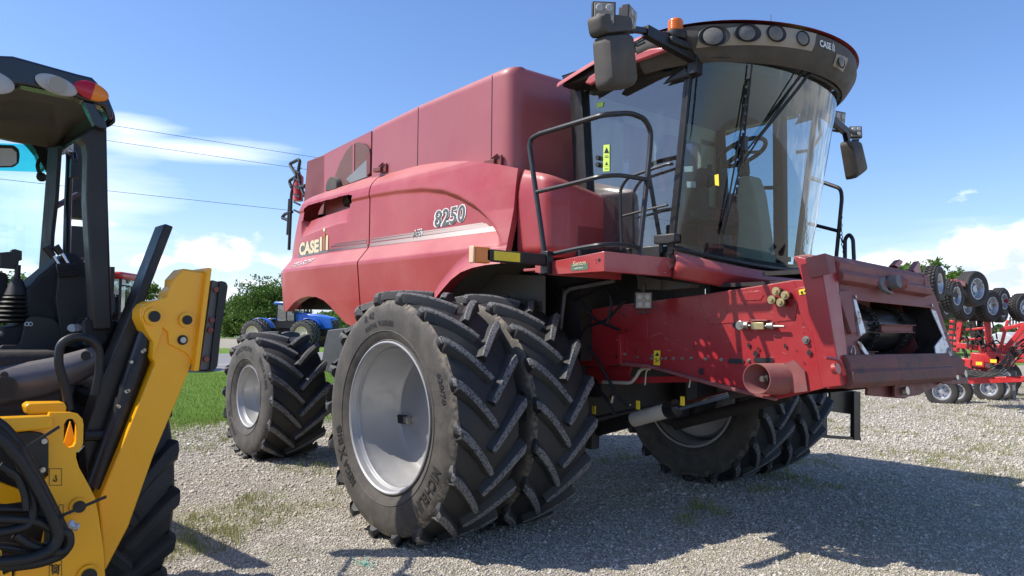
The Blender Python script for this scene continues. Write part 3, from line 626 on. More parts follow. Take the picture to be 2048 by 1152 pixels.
# ------------------------------------------------------------------ survey helpers for curved surfaces
def proj(P):
    v = np.array(P)-CAM; z = v@_d; return 1024+F_PX*(v@_r)/z, 576-F_PX*(v@_u)/z
def on_surf(fn, px, py):
    best = None; u0, u1, v0, v1 = 0, 1, 0, 1
    for it in range(4):
        for i in range(13):
            for j in range(13):
                u = u0+(u1-u0)*i/12; v = v0+(v1-v0)*j/12; x, y = proj(fn(u, v)); e = (x-px)**2+(y-py)**2
                if best is None or e < best[0]: best = (e, u, v)
        du = (u1-u0)/8; dv = (v1-v0)/8; u0, u1, v0, v1 = best[1]-du, best[1]+du, best[2]-dv, best[2]+dv
    return best[1], best[2]
def at_pl(px, py, P0, n):
    v = _d + _r*(px-1024)/F_PX - _u*(py-576)/F_PX; n = np.array(n); t = ((np.array(P0)-CAM)@n)/(v@n); return tuple(CAM+t*v)
def offs(fn, d, cx=.9):
    def g(u, v):
        p = fn(u, v); dx, dy = p[0]-cx, p[1]; n = math.hypot(dx, dy); return (p[0]+d*dx/n, p[1]+d*dy/n, p[2])
    return g
# ------------------------------------------------------------------ cab
YL = .86                                                     # half width on the far side as seen in the photo
def ws(u, v):
    """windscreen: u across from the near post to the far post, v up"""
    t = R(-88+176*u); bx = 1.48+.19*v; a = .34+.11*v; y = math.sin(t)*(1.0 if t < 0 else YL+.06*v)
    zb = 2.22-.13*math.cos(t)**1.3; return (bx+a*math.cos(t), y, zb+(3.66-zb)*v)
cabm = MB(); cabm.box2((.62, -.97, 2.13), (1.5, .84, 2.22)); cabm.grid(lambda u, v: (lambda p: (1.0+(p[0]-1.0)*v, p[1]*v, 2.10))(ws(u, 0)), 24, 1)
cab = mk('cab', cabm, 'interior_dark', comb)
b = MB(); b.grid(ws, 48, 24); mk('windscreen', b, 'cab_glass', cab)
b = MB(); b.add([(.70, -1.0, 2.26), (.58, -1.0, 3.64), (1.665, -1.0, 3.66), (1.475, -1.0, 2.26)], [(0, 3, 2, 1)]); mk('door_window', b, 'side_glass', cab, smooth=0)
b = MB(); b.add([(.75, YL, 2.3), (.66, YL+.05, 3.6), (1.62, YL+.05, 3.62), (1.46, YL, 2.3)], [(0, 3, 2, 1)]); mk('far_side_window', b, 'side_glass', cab, smooth=0)
b = MB()  # posts and window surrounds
b.beam((.66, -1.0, 2.18), (.535, -1.0, 3.72), .10, .09); b.beam((.60, -1.0, 2.15), (.48, -.99, 3.72), .06, .14)
b.beam((1.47, -.99, 2.2), (1.66, -1.0, 3.68), .035, .035); b.beam((1.50, -1.005, 2.2), (1.69, -1.01, 3.68), .022, .03)
b.box((.92, -1.0, 2.22), (.95, .04, .10)); b.box((1.1, -1.0, 3.69), (1.2, .06, .08))
b.beam((1.46, YL+.01, 2.2), (1.65, YL+.06, 3.68), .05, .05); b.beam((.72, YL+.01, 2.2), (.60, YL+.05, 3.72), .10, .10)
mk('cab_post', b, 'black_paint', cab, bevel=.006)
b = MB(); g = offs(ws, .012)
b.tube([g(i/30, .985) for i in range(31)], .022, 8); b.tube([offs(ws, .004)(i/30, .02) for i in range(31)], .018, 8); mk('windscreen_seal', b, 'black_plastic', cab)
b = MB()  # painted border at the top inside of the glass
gi = offs(ws, -.012); b.grid(lambda u, v: gi(u, .93+.012*v), 30, 1); b.grid(lambda u, v: gi(u, .0+.05*v), 30, 1); mk('window_border', b, 'black_plastic', cab)
b = MB(); b.tube([(.655-.1*v, -1.01, 2.3+1.34*v) for v in [i/8 for i in range(9)]]+[(.62, -1.01, 3.66), (1.0, -1.01, 3.665)], .008, 6); mk('door_seal', b, 'galvanised', cab)
b = MB(); d = at(1335, 478, 1, -1.04); b.box((d[0], -1.05, d[2]), (.20, .07, .07), (0, 0, .0)); e = at(1375, 152, 1, -1.03); b.poly([(e[0]-.23, -1.05, e[2]-.01), (e[0]+.0, -1.05, e[2]+.07), (e[0]+.03, -1.05, e[2]-.01)], (0, .04, 0)); mk('door_hinge', b, 'black_plastic', cab, bevel=.012)
b = MB()
for p_ in [(1198, 316), (1198, 330)]: q = at(*p_, 1, -1.005); b.cyl((q[0], -1.005, q[2]), (q[0], -1.03, q[2]), .02, n=14)
mk('window_bolt', b, 'black_plastic', cab)
b = MB()
for P_, mi in (([(1207, 290), (1219, 289), (1219, 342), (1206, 343)], 0), ([(1194, 206), (1207, 203), (1206, 213), (1194, 216)], 0)): b.add([at(x, y, 1, -1.006) for x, y in P_], [(0, 1, 2, 3)], mi)
for yy in (300, 326): b.add([at(x, y, 1, -1.009) for x, y in [(1213, yy-6), (1218, yy+6), (1208, yy+6)]]+[at(x, y, 1, -1.011) for x, y in [(1213, yy-3), (1216, yy+4), (1210, yy+4)]], [(0, 1, 2), (3, 4, 5)], 1)
for yy in (311, 314, 337): b.add([at(x, y, 1, -1.009) for x, y in [(1209, yy), (1217, yy), (1217, yy+1), (1209, yy+1)]], [(0, 1, 2, 3)], 1)
b.m[-5] = 0; b.m[-3-2] = 0
mk('warning_sticker', b, ['sticker_lime', 'black_letter'], cab, smooth=0)
# lower red lip
def lipf(u, v):
    p = ws(u, 0); t = v; k = 1-abs(2*u-1)**3
    zt = p[2]-.005; zb = zt-(.20-.10*u); return (p[0]+(.05-.10*abs(t-.45))*1.0+.02, p[1]*(1+.03*math.sin(t*3)), zt+(zb-zt)*t)
b = MB(); b.grid(lipf, 40, 10); mk('cab_front_lip', b, 'red_body', cab, solid=.01)
# interior
b = MB(); b.add([(.68, -.95, 2.2), (.68, YL-.05, 2.2), (.64, YL-.05, 2.75), (.64, -.95, 2.75)], [(0, 1, 2, 3)]); b.box2((.55, -.95, 3.45), (.62, .85, 3.7)); b.box2((.58, -.95, 2.7), (.62, -.55, 3.5)); b.box2((.58, .60, 2.7), (.62, .9, 3.5)); b.box2((.60, -.1, 2.7), (.63, 0, 3.5)); mk('rear_wall', b, 'interior_beige', cab)
b = MB(); b.add([(.62, -.55, 2.75), (.60, -.55, 3.45), (.60, .6, 3.45), (.62, .6, 2.75)], [(0, 1, 2, 3)]); mk('rear_window', b, 'side_glass', cab, smooth=0)
b = MB(); b.grid(lambda u, v: (lambda p: (.62+(p[0]-.62-.03)*v, p[1]*.97, 3.62-.0*v))(ws(u, 1)), 24, 4); mk('headliner', b, 'headliner', cab)
b = MB(); Cx = 1.38; cb = on_surf  # steering column traced on the middle plane y=-.12
CY = -.10
b.poly(round_poly([at(x, y, 1, CY) for x, y in [(1478, 352), (1500, 350), (1512, 385), (1520, 440), (1533, 540), (1468, 540), (1476, 440), (1470, 400)]], .03), (0, .17, 0)); mk('steering_column', b, 'interior_beige', cab, bevel=.03)
b = MB(); c0 = Vector(at(1484, 305, 1, CY+.08)); nrm = Vector((.42, 0, -.9)).normalized() ; s1, s2 = Vector((0, 1, 0)), nrm.cross(Vector((0, 1, 0))).normalized()
b.tube([c0+s1*.205*math.cos(a)+s2*.205*math.sin(a) for a in [i*2*math.pi/28 for i in range(28)]], .019, 8, closed=True)
for a in (0.3, math.pi-.3, -math.pi/2): b.beam(c0, c0+s1*.2*math.cos(a)+s2*.2*math.sin(a), .05, .02)
b.ball(tuple(c0), (.06, .06, .03), 6); bot = Vector(at(1488, 352, 1, CY+.08)); b.cyl(c0, bot, .035, .045)
for i in range(7): q = c0+(bot-c0)*(.35+.09*i); b.cyl(q, q+(bot-c0)*.04, .052)
mk('steering_wheel', b, 'black_plastic', cab)
b = MB(); seat = [(.80, -.20, 2.55), (.80, .30, 2.55), (.95, -.2, 2.7)]
b.box((1.02, .02, 2.62), (.50, .50, .13)); b.box((.80, .02, 2.95), (.13, .50, .62), (0, -.15, 0)); b.box((.74, .02, 3.32), (.10, .30, .18), (0, -.15, 0)); b.box((1.0, .02, 2.4), (.3, .3, .35)); mk('driver_seat', b, 'seat_red', cab, bevel=.05)
b = MB(); b.box((1.12, -.40, 2.66), (.5, .14, .28)); b.box((1.36, -.42, 2.86), (.16, .2, .12), (0, -.4, 0)); b.box((1.05, .38, 2.6), (.5, .12, .2)); b.cyl((1.4, -.4, 2.8), (1.42, -.4, 2.98), .02); b.box((1.30, -.55, 3.02), (.03, .24, .17), (0, -.25, .3)); b.cyl((1.28, -.55, 2.5), (1.28, -.55, 3.0), .018)
b.box((.95, -.72, 2.5), (.5, .3, .5)); mk('armrest_console', b, 'interior_dark', cab, bevel=.02)
b = MB(); b.box((1.36, .28, 2.24), (.16, .08, .02), (0, -.5, 0)); b.box((1.36, .12, 2.24), (.16, .08, .02), (0, -.5, 0)); b.box((1.5, .2, 2.24), (.3, .5, .04)); mk('pedal', b, 'interior_dark', cab)
b = MB(); s = R(8)
b.box2((1.30, YL-.10, 2.15), (1.40, YL-.02, 3.6)); b.tube(round_path([at(x, y, 1, YL-.15) for x, y in [(1508, 385), (1520, 376), (1556, 375), (1560, 390)]], .05), .018, 8); mk('inner_grab_rail', b, 'interior_dark', cab)
b = MB(); b.add([at(x, y, 1, -.9) for x, y in [(1429, 350), (1437, 348), (1438, 372), (1430, 370)]], [(0, 1, 2, 3)]); b.add([at(x, y, 1, -.9) for x, y in [(1368, 333), (1386, 332), (1387, 343), (1369, 344)]], [(0, 1, 2, 3)], 1); b.add([at(x, y, 1, -.9) for x, y in [(1373, 363), (1391, 363), (1392, 375), (1374, 375)]], [(0, 1, 2, 3)], 1); mk('inner_sticker', b, ['sticker_yellow', 'tank_grey'], cab, smooth=0)
# ---- roof
def rp_arc(u, a=.95, bb=1.25, cx=1.35):
    t = R(-90+180*u); return cx+a*math.cos(t), (bb if t < 0 else bb-.06)*math.sin(t)
def fas(u, v):
    x, y = rp_arc(u); k = .02-.0*v; s = .90+.10*min(1, v*1.6)**.7; z0 = 3.585+.02*math.sin(u*math.pi); z1 = 3.82+.035*math.sin(math.pi*u)
    return (1.2+(x-1.2)*s, y*s, z0+(z1-z0)*v)
b = MB(); b.grid(fas, 64, 12); b.grid(lambda u, v: (lambda p, q: (p[0]*(1-v)+q[0]*v, p[1]*(1-v)+q[1]*v, p[2]*(1-v)+3.68*v))(fas(u, 0), ws(u, 1)), 64, 3)
roof = mk('cab_roof', MB().grid(lambda u, v: (lambda p: (.5+(p[0]-.5)*v if True else 0, p[1]*(1 if v > .0 else 1), 3.825+.15*math.sin(math.pi*u)**.7*(1-.6*v**3)-.006-.17*max(0, (1.45-(.5+((lambda q_: q_[0])(rp_arc(u))-.5)*v))/.95)**1.3))((lambda q: (q[0]+.02, q[1]*1.005, 0))(rp_arc(u))), 48, 16), 'red_body', cab, smooth=60)
b3 = MB(); b3.tr([(1168, 166), (1178, 152), (1240, 113), (1300, 96), (1346, 90), (1338, 100), (1250, 132), (1180, 170)], 1, -1.235, .03); mk('roof_flank', b3, 'red_body', roof, bevel=.015)
b2 = MB(); b2.box2((.5, -1.20, 3.66), (1.36, 1.15, 3.76)); b2.grid(lambda u, v: (.5+.9*u, -1.12-.08*v, 3.66+.10*v), 8, 2); mk('roof_side', b2, 'black_paint', roof, bevel=.02)
visor = mk('roof_visor', b, 'dusty_plastic', roof, smooth=50)
def patch(name, pts, mat, parent, d, n=14):
    """quad patch on the visor between four photo points"""
    q = [on_surf(fas, *p) for p in pts]; g = offs(fas, d, 1.2)
    def fn(u, v):
        a = (q[0][0]*(1-u)+q[1][0]*u, q[0][1]*(1-u)+q[1][1]*u); c = (q[3][0]*(1-u)+q[2][0]*u, q[3][1]*(1-u)+q[2][1]*u)
        return g(a[0]*(1-v)+c[0]*v, a[1]*(1-v)+c[1]*v)
    bb = MB(); bb.grid(fn, n, 5); return mk(name, bb, mat, parent, smooth=60)
patch('lamp_surround', [(1389, 92), (1400, 62), (1510, 48), (1510, 92)][::1] if False else [(1392, 97), (1510, 91), (1510, 51), (1402, 66)], 'tank_grey' if False else 'grey_trim' if 'grey_trim' in MATS else 'dusty_plastic', visor, .006)
pm('lamp_trim', (.30, .275, .23), .6, dust=((.36, .30, .22), .4, 6, .1)); 
patch('lamp_surround', [(1510, 91), (1622, 103), (1632, 68), (1510, 50)], 'lamp_trim', visor, .006); patch('lamp_surround', [(1664, 132), (1684, 145), (1694, 118), (1672, 108)], 'lamp_trim', visor, .006)
for o in list(visor.children)[:1]: o.data.materials[0] = MATS['lamp_trim']
def visor_lamp(px, py, r, stretch=1.5):
    r *= .86
    u, v = on_surf(fas, px, py); p = Vector(offs(fas, .012, 1.2)(u, v)); q = Vector(offs(fas, .012, 1.2)(u+.01, v)); tx = (q-p).normalized(); n = tx.cross(Vector((0, 0, 1))).normalized()
    if n.dot(Vector((1, -.3, 0))) < 0 and u < .9: n = -n
    up = n.cross(tx).normalized(); up = up if up.z > 0 else -up
    bb = MB(); K = 28
    def ring(rx, ry, dd, ox=0): return [p+tx*(ox+rx*math.cos(a))+up*ry*math.sin(a)+n*dd for a in [2*math.pi*i/K for i in range(K)]]
    rings = [ring(r*stretch, r*1.05, .0), ring(r*stretch*.96, r*1.0, .004), ring(r*1.05, r*.92, -.006, -r*.1), ring(r, r*.86, .0, -r*.1)]
    vs = [x for rr in rings for x in rr]; bb.add(vs, [(k*K+i, k*K+(i+1) % K, (k+1)*K+(i+1) % K, (k+1)*K+i) for k in range(3) for i in range(K)], 0)
    lens = ring(r*.98, r*.84, .002, -r*.1); bb.add(lens+[p-tx*r*.1+n*.02], [(i, (i+1) % K, K) for i in range(K)], 1)
    l = mk('work_lamp', bb, ['black_plastic', 'lamp_glass'], roof); return l
pm('lamp_glass', (.11, .105, .095), .38, coat=.25, dust=((.28, .26, .22), .5, 25, 0), bump=(260, .6))
for a in [(1428, 73, .085, 1.55), (1495, 67, .075, 1.6), (1552, 68, .072, 1.35), (1604, 78, .065, 1.15), (1680, 123, .062, 1.1)]: visor_lamp(*a)
ua, va = on_surf(fas, 1638, 92); ub, vb = on_surf(fas, 1668, 104); g = offs(fas, .008, 1.2)
b = MB(); wdt = (Vector(fas(ua, va))-Vector(fas(ub, va))).length
text_on(b, 'CASE', lambda u, v: g(ua+(ub-ua)*u/wdt, va-.02+v/.26), wdt*.72, .055, bold=.03)
for k_, (o_, h_) in enumerate([(.80, .055), (.87, .07), (.94, .055)]): b.add([g(ua+(ub-ua)*(o_+dx), va-.02+h/.26) for dx, h in [(0, 0), (.035, 0), (.035, h_), (0, h_)]], [(0, 1, 2, 3)])
mk('maker_lettering', b, 'white_letter', visor, smooth=0)
b = MB()
for (x0, y0, x1, y1) in [(1494, 170, 1443, 470), (1500, 130, 1480, 330), (1478, 330, 1445, 470), (1609, 125, 1484, 325), (1622, 132, 1492, 300), (1628, 128, 1505, 290)]:
    pa, pb = on_surf(ws, x0, y0), on_surf(ws, x1, y1); g = offs(ws, .035); b.tube([g(pa[0]+(pb[0]-pa[0])*t, pa[1]+(pb[1]-pa[1])*t) for t in [i/10 for i in range(11)]], .007, 5)
q = on_surf(ws, 1484, 290); p = offs(ws, .04)(*q); b.box(p, (.04, .04, .11))
wp = mk('windscreen_wiper', b, 'black_plastic', cab)
b = MB(); pa, pb = on_surf(ws, 1497, 165), on_surf(ws, 1470, 400); g = offs(ws, .022)
for k in range(14):
    t = k/13; p = g(pa[0]+(pb[0]-pa[0])*t, pa[1]+(pb[1]-pa[1])*t); b.box(p, (.014, .018, .05))
mk('wiper_blade', b, 'black_plastic', wp)
b = MB(); u0 = on_surf(fas, 1590, 108)
for k_ in range(3):
    x0, y0 = [(1600, 112), (1610, 118), (1620, 122)][k_]; pa = on_surf(ws, x0+4, y0+24); b.beam(offs(ws, .03)(*pa), Vector(offs(ws, .10)(pa[0], 1.0)), .03, .04)
mk('wiper_arm_bracket', b, 'black_plastic', wp, bevel=.004)
b = MB(); b.cyl((1.86, -.2, 3.95), (1.86, -.2, 4.15), .004, .002, 5); b.tube([(1.6, .95, 3.62), (1.6, 1.05, 3.58), (1.58, 1.12, 3.45), (1.5, 1.1, 3.32), (1.4, 1.0, 3.3)], .016, 8); mk('aerial', b, 'black_plastic', roof)
# ---- mirrors and lamps on their arms
def led_lamp(parent, c, face, s=.075, name='led_work_lamp'):
    f = Vector(face).normalized(); sx, up = basis(f); 
    sx = f.cross(Vector((0, 0, 1))).normalized(); up = sx.cross(f).normalized(); M = Matrix((f, sx, up)).transposed(); c = Vector(c); b = MB()
    b.box(c-f*.02, (.05, s*2, s*2), M); b.box(c+f*.008, (.012, s*1.72, s*1.72), M, 1)
    for i in (-1, 1):
        for j in (-1, 1): q = c+f*.014+sx*i*s*.42+up*j*s*.42; b.cyl(q, q+f*.008, s*.36, s*.30, 14, mi=2)
    for i in range(6): b.box(c-f*.055+sx*(i-2.5)*s*.3, (.03, .006, s*1.7), M)
    b.box(c-f*.03-up*(s+.02), (.03, s*1.2, .02), M)
    return mk(name, b, ['black_plastic', 'lamp_trim', 'led_glass'], parent, bevel=.004)
XM = 1.72
A = lambda x, y, o=0: at(x, y, 0, XM+o)
b = MB(); b.beam(A(1392, 118), A(1290, 62), .06, .08); b.beam(A(1290, 62), A(1236, 55, .05), .04, .04); b.tube(round_path([A(1395, 95), A(1340, 70), A(1300, 65)], .05), .02, 8); b.box(A(1390, 120), (.08, .08, .22)); b.tube([A(1290, 85), A(1275, 92), A(1258, 85), A(1240, 80)], .008, 6); b.tube([A(1290, 78), A(1272, 88), A(1252, 78)], .008, 6)
b.tube(round_path([A(1236, 60), A(1222, 72), A(1215, 80)], .02), .018, 8)
arm = mk('mirror_arm', b, 'black_paint', cab, bevel=.01)
def mirror_body(name, corners, th, parent, dx, rad=.05):
    P = round_poly([Vector(c) for c in corners], rad, 6); n = len(P); c = sum(P, Vector())/n; b = MB(); rings = []
    for k, (s, o) in enumerate([(.86, th), (.97, th*.75), (1.0, th*.35), (1.0, 0)]): rings.append([c+(p-c)*s+Vector((o*dx, 0, 0)) for p in P])
    vs = [v for r in rings for v in r]; b.add(vs, [(k*n+i, k*n+(i+1) % n, (k+1)*n+(i+1) % n, (k+1)*n+i) for k in range(3) for i in range(n)]+[tuple(range(n))])
    o = mk(name, b, 'dusty_plastic', parent, smooth=60); g = MB(); g.add([c+(p-c)*.96 for p in P], [tuple(range(n))]); mk('mirror_glass', g, 'mirror_glass', o, smooth=0); return o
mirror_body('wide_angle_mirror', [A(1173, 34), A(1240, 42), A(1243, 72), A(1180, 78)], .12, cab, 1)
mirror_body('main_mirror', [A(1185, 78), A(1240, 73), A(1250, 180), A(1192, 182)], .13, cab, 1)
led_lamp(cab, A(1208, 27, .08), (1, -.75, -.1)); led_lamp(cab, A(1262, 38, .05), (.9, .35, -.1))
def beacon(c, parent):
    b = MB(); x, y, z = c; b.lathe([(.001, -.01), (.075, -.01), (.085, .01), (.08, .045), (.05, .05), (.001, .05)], 28, 'z', 0, c); b.lathe([(.052, .05), (.052, .125), (.045, .14), (.001, .142)], 28, 'z', 1, c)
    for k in range(5): b.lathe([(.054, .06+.014*k), (.056, .066+.014*k), (.054, .072+.014*k)], 28, 'z', 1, c)
    return mk('amber_beacon', b, ['black_plastic', 'lens_orange_dome'], parent, smooth=40)
c = A(1351, 78); beacon(c, arm); b = MB(); b.box((c[0], c[1], c[2]-.04), (.12, .22, .05)); mk('beacon_bracket', b, 'black_plastic', arm, bevel=.01)
XL = 1.45
A2 = lambda x, y, o=0: at(x, y, 0, XL+o)
b = MB(); b.beam(A2(1636, 218), A2(1690, 262), .06, .07); b.beam(A2(1690, 262), A2(1695, 285), .05, .05); b.beam(A2(1668, 245), A2(1712, 268), .03, .03); b.tube([A2(1640, 235), A2(1655, 242), A2(1660, 230)], .008, 6); arm2 = mk('mirror_arm', b, 'black_paint', cab, bevel=.01)
mirror_body('main_mirror', [A2(1679, 285), A2(1700, 283), A2(1715, 345), A2(1692, 362)], .12, cab, 1)
beacon(A2(1650, 213), arm2); led_lamp(cab, A2(1678, 240), (.9, -.2, -.1), .085); led_lamp(cab, A2(1712, 264), (.9, -.9, .1), .06)
# ---- platform with handrail
plat = MB(); xa, xb, ya, yb, zt, zb = .93, 1.50, -1.75, -.93, 2.165, 2.025
plat.poly([(xa, ya, zb), (xa, ya, zt-.045), (xb, ya, zt), (xb, ya, zb+.0)], (0, .006, 0)); plat.poly([(xb, ya, zb), (xb, ya, zt), (xb, yb+.15, zt), (xb, yb+.15, zb)], (-.006, 0, 0)); plat.box2((xa, ya+.01, zb), (xb-.01, ya+.04, zb+.006)); plat.poly([(xa-.0, ya, zb), (xa, ya, zt-.045), (xa, yb, zt), (xa, yb, zb)], (.006, 0, 0)); plat.box2((xb-.05, ya+.01, zb), (xb-.006, yb+.15, zb+.006))
plat.box2((.60, -1.70, 2.07), (.93, -.93, 2.09)); plat.poly([(.80, -1.76, 2.05), (.80, -1.76, 2.13), (.93, -1.76, 2.12), (.93, -1.76, 2.03)], (0, .02, 0))  # solid rear plate is added to throw shade on the feeder side
platform = mk('platform', plat, 'red_body', comb, bevel=.003)
b = MB(); x0, x1, y0, y1 = xa+.01, xb-.01, ya+.01, yb+.14; nx, ny = 9, 14; zz = 2.10
for i in range(nx):
    for j in range(ny):
        cx, cy = x0+(x1-x0)*(i+.5)/nx, y0+(y1-y0)*(j+.5)/ny; hx, hy = (x1-x0)/nx/2, (y1-y0)/ny/2; r = (.021 if (i+j) % 2 else .009) if ((4 <= i <= 6 and 5 <= j <= 8) or (i <= 3 and j in (2, 3)) or (i >= 2 and i <= 6 and j in (1, 2)) or (i >= 7 and 3 <= j <= 6)) else .001
        sq = [(1, 0), (1, 1), (0, 1), (-1, 1), (-1, 0), (-1, -1), (0, -1), (1, -1)]; vs = [(cx+a*hx, cy+c_*hy, zz) for a, c_ in sq]+[(cx+r*math.cos(k*math.pi/4), cy+r*math.sin(k*math.pi/4), zz+(.004 if r > .01 else 0)) for k in range(8)]
        b.add(vs, [(k, (k+1) % 8, 8+(k+1) % 8, 8+k) for k in range(8)])
mk('perforated_tread', b, 'galvanised', platform, smooth=0)
b = MB(); Y = -1.72; XC = 1.47
O = lambda x, y: at(x, y, 1, Y)
Fr = lambda x, y: at(x, y, 0, XC)
b.tube(round_path([O(1092, 528), O(1059, 293), O(1062, 278), O(1078, 268), O(1208, 229), Fr(1262, 226), Fr(1290, 238), Fr(1302, 262), Fr(1300, 300), Fr(1278, 512)], .07), .020, 10)
b.tube(round_path([O(1074, 384), O(1150, 366), O(1203, 352), Fr(1240, 350), Fr(1292, 359)], .1), .017, 8); b.tube(round_path([O(1092, 511), O(1160, 496), O(1203, 489), Fr(1240, 489), Fr(1281, 496)], .1), .017, 8); b.cyl(O(1160, 497), O(1160, 515), .012)
b.box(O(1086, 530), (.07, .03, .14)); mk('handrail', b, 'rail_metal', platform)
b = MB(); b.tube(round_path([at(x, y, 1, -1.08) for x, y in [(1243, 500), (1240, 380), (1255, 355), (1335, 328), (1345, 328)]], .06), .012, 8); b.tube(round_path([at(x, y, 1, -1.08) for x, y in [(1246, 432), (1300, 418), (1335, 410)]], .06), .010, 8); mk('door_handrail', b, 'rail_metal', cab)
b = MB(); p0 = at(1132, 526, 1, -1.753); p1 = at(1172, 541, 1, -1.753); q = lambda x, y, o=0: at(x, y, 1, -1.752-o)
b.add([q(1142, 528), q(1176, 525), q(1176, 539), q(1142, 542)], [(0, 1, 2, 3)], 0)
xa_, _, za_ = q(1145, 534); wd = q(1174, 531)[0]-xa_
text_on(b, 'Santos', lambda u, v: (xa_+.005+u, -1.755, za_+.005+v+.05*u), wd*.9, .034, 1, shear=.2); text_on(b, 'FARMING', lambda u, v: (xa_+.02+u, -1.755, za_-.018+v+.05*u), wd*.6, .010, 2)
mk('dealer_plate', b, ['sticker_green', 'gold_letter', 'white_letter'], platform, smooth=0)
b = MB()
for x, y, r in [(1198, 520, .012), (1192, 520, .004), (1192, 526, .004)]: p = at(x, y, 1, -1.7525); b.cyl((p[0], -1.7525, p[2]), (p[0], -1.748, p[2]), r, n=16)
mk('bolt_hole', b, 'black_letter', platform)
b = MB()
for x, y in [(1300, 528), (1314, 530), (1340, 535), (1330, 545)]: p = at(x, y, 0, 1.503); b.ball(p, .007, 5)
mk('platform_bolt', b, 'steel', platform)
b = MB(); b.box2((.915, -2.36, 2.09), (.965, -1.76, 2.175)); b.box2((.90, -1.80, 2.03), (.98, -1.74, 2.20)); b.box2((.92, -1.75, 2.06), (.96, -1.3, 2.13))
mbar = mk('width_marker_bar', b, 'black_paint', comb, bevel=.006)
plain('lens_pale', (.75, .50, .32), .3)
b = MB(); b.box2((.91, -2.46, 2.075), (.965, -2.33, 2.185)); b.box2((.905, -2.475, 2.07), (.96, -2.46, 2.19), 1); mk('marker_lamp', b, ['lens_amber', 'lens_pale'], mbar, bevel=.012)
b = MB(); b.box2((.965, -2.30, 2.10), (.969, -2.06, 2.165)); mk('reflector_strip', b, 'sticker_yellow', mbar)
# small work lamp hung under the platform
c = at(1287, 601, 1, -.95); led_lamp(comb, c, (.75, -.8, 0), .07); b = MB(); b.tube([(c[0], c[1], c[2]+.07), (c[0]-.0, c[1]+.0, c[2]+.12), (c[0]-.02, c[1]+.05, c[2]+.16)], .01); b.tr([(1275, 556), (1330, 560), (1385, 568), (1378, 575), (1320, 580), (1275, 578)], 1, -.9, .1); b.tr([(1272, 550), (1320, 560), (1322, 578), (1280, 580)], 1, -.93, .02); mk('lamp_bracket', b, 'dusty_plastic', comb)
# far-side ladder, chains and rails seen past the cab
b = MB(); YF = 1.75
G = lambda x, y: at(x, y, 1, YF)
b.tube(round_path([G(1610, 352), G(1681, 377), G(1684, 395), G(1672, 520)], .05), .020, 8); b.tube([G(1617, 447), G(1676, 462)], .018, 8); b.tube(round_path([G(1690, 520), G(1690, 478), G(1698, 468), G(1706, 478), G(1708, 520)], .05), .02, 8); b.tube([G(1605, 430), G(1600, 500), G(1612, 520)], .03, 8); mk('far_handrail', b, 'rail_metal', comb)
b = MB()
def chain(b, pts):
    P = [Vector(p) for p in pts]; d = 0
    for a, c in zip(P, P[1:]):
        L = (c-a).length; n = max(1, int(L/.035))
        for i in range(n): q = a+(c-a)*(i+.5)/n; dr = (c-a).normalized(); s, t = basis(dr); s = s if i % 2 else t; b.tube([q+dr*.022*math.cos(w)+s*.012*math.sin(w) for w in [k*math.pi/3 for k in range(6)]], .005, 4, closed=True)
chain(b, [G(1615, 372), G(1612, 430), G(1615, 488)]); chain(b, [G(1682, 400), G(1682, 470), G(1690, 515)]); chain(b, [G(1610, 440), G(1606, 500)]); mk('safety_chain', b, 'dark_machinery', comb)
b = MB(); b.tr([(1656, 776), (1710, 782), (1710, 830), (1656, 822)], 0, .75, .03); b.tr([(1700, 782), (1713, 783), (1713, 880), (1700, 878)], 0, .8, .05); b.tr([(1630, 868), (1713, 874), (1713, 880), (1630, 874)], 0, .78, .06); b.tr([(1640, 780), (1650, 780), (1650, 875), (1640, 875)], 0, .8, .03); mk('access_ladder', b, 'black_paint', comb, bevel=.005)
b = MB(); b.box2((.35, 1.0, 2.05), (1.35, 2.3, 2.12)); mk('far_platform', b, 'red_dull', comb)
# ------------------------------------------------------------------ feeder house
YFD = -.75
D = lambda x, y, o=0: at(x, y, 1, YFD+o)
side = [(1147, 668), (1155, 640), (1165, 622), (1243, 609), (1392, 591), (1588, 560), (1612, 560), (1622, 560), (1665, 700), (1655, 775), (1557, 798), (1455, 773), (1380, 753), (1313, 733), (1247, 727), (1200, 735), (1158, 730)]
feeder = mk('feeder_house', MB().poly([D(*p) for p in side], (0, .012, 0)), 'red_frame', comb, bevel=.003)
b = MB(); P3 = [D(*p) for p in side]; top = [D(1165, 622), D(1588, 562)]; 
b.poly([D(1165, 630, .02), D(1588, 572, .02), D(1640, 700, .02), D(1560, 785, .02), D(1300, 722, .02), D(1165, 722, .02)], (0, .012, 0)); b.poly([(p[0], .82, p[2]) for p in [D(1165, 622), D(1588, 560), D(1640, 700), D(1557, 798), D(1300, 728), D(1160, 730)]], (0, .012, 0))
ft_, fb_ = [(p[0], p[2]) for p in (D(1165, 626), D(1588, 566))], [(p[0], p[2]) for p in (D(1165, 728), D(1310, 731), D(1557, 795))]
b.add([(ft_[0][0], -.74, ft_[0][1]), (ft_[1][0], -.74, ft_[1][1]), (ft_[1][0], .82, ft_[1][1]), (ft_[0][0], .82, ft_[0][1])], [(0, 1, 2, 3)])
b.add([(fb_[0][0], -.74, fb_[0][1]), (fb_[1][0], -.74, fb_[1][1]), (fb_[2][0], -.74, fb_[2][1]), (fb_[2][0], .82, fb_[2][1]), (fb_[1][0], .82, fb_[1][1]), (fb_[0][0], .82, fb_[0][1])], [(0, 1, 4, 5), (1, 2, 3, 4)])
mk('feeder_shell', b, 'red_dull', feeder, smooth=0)
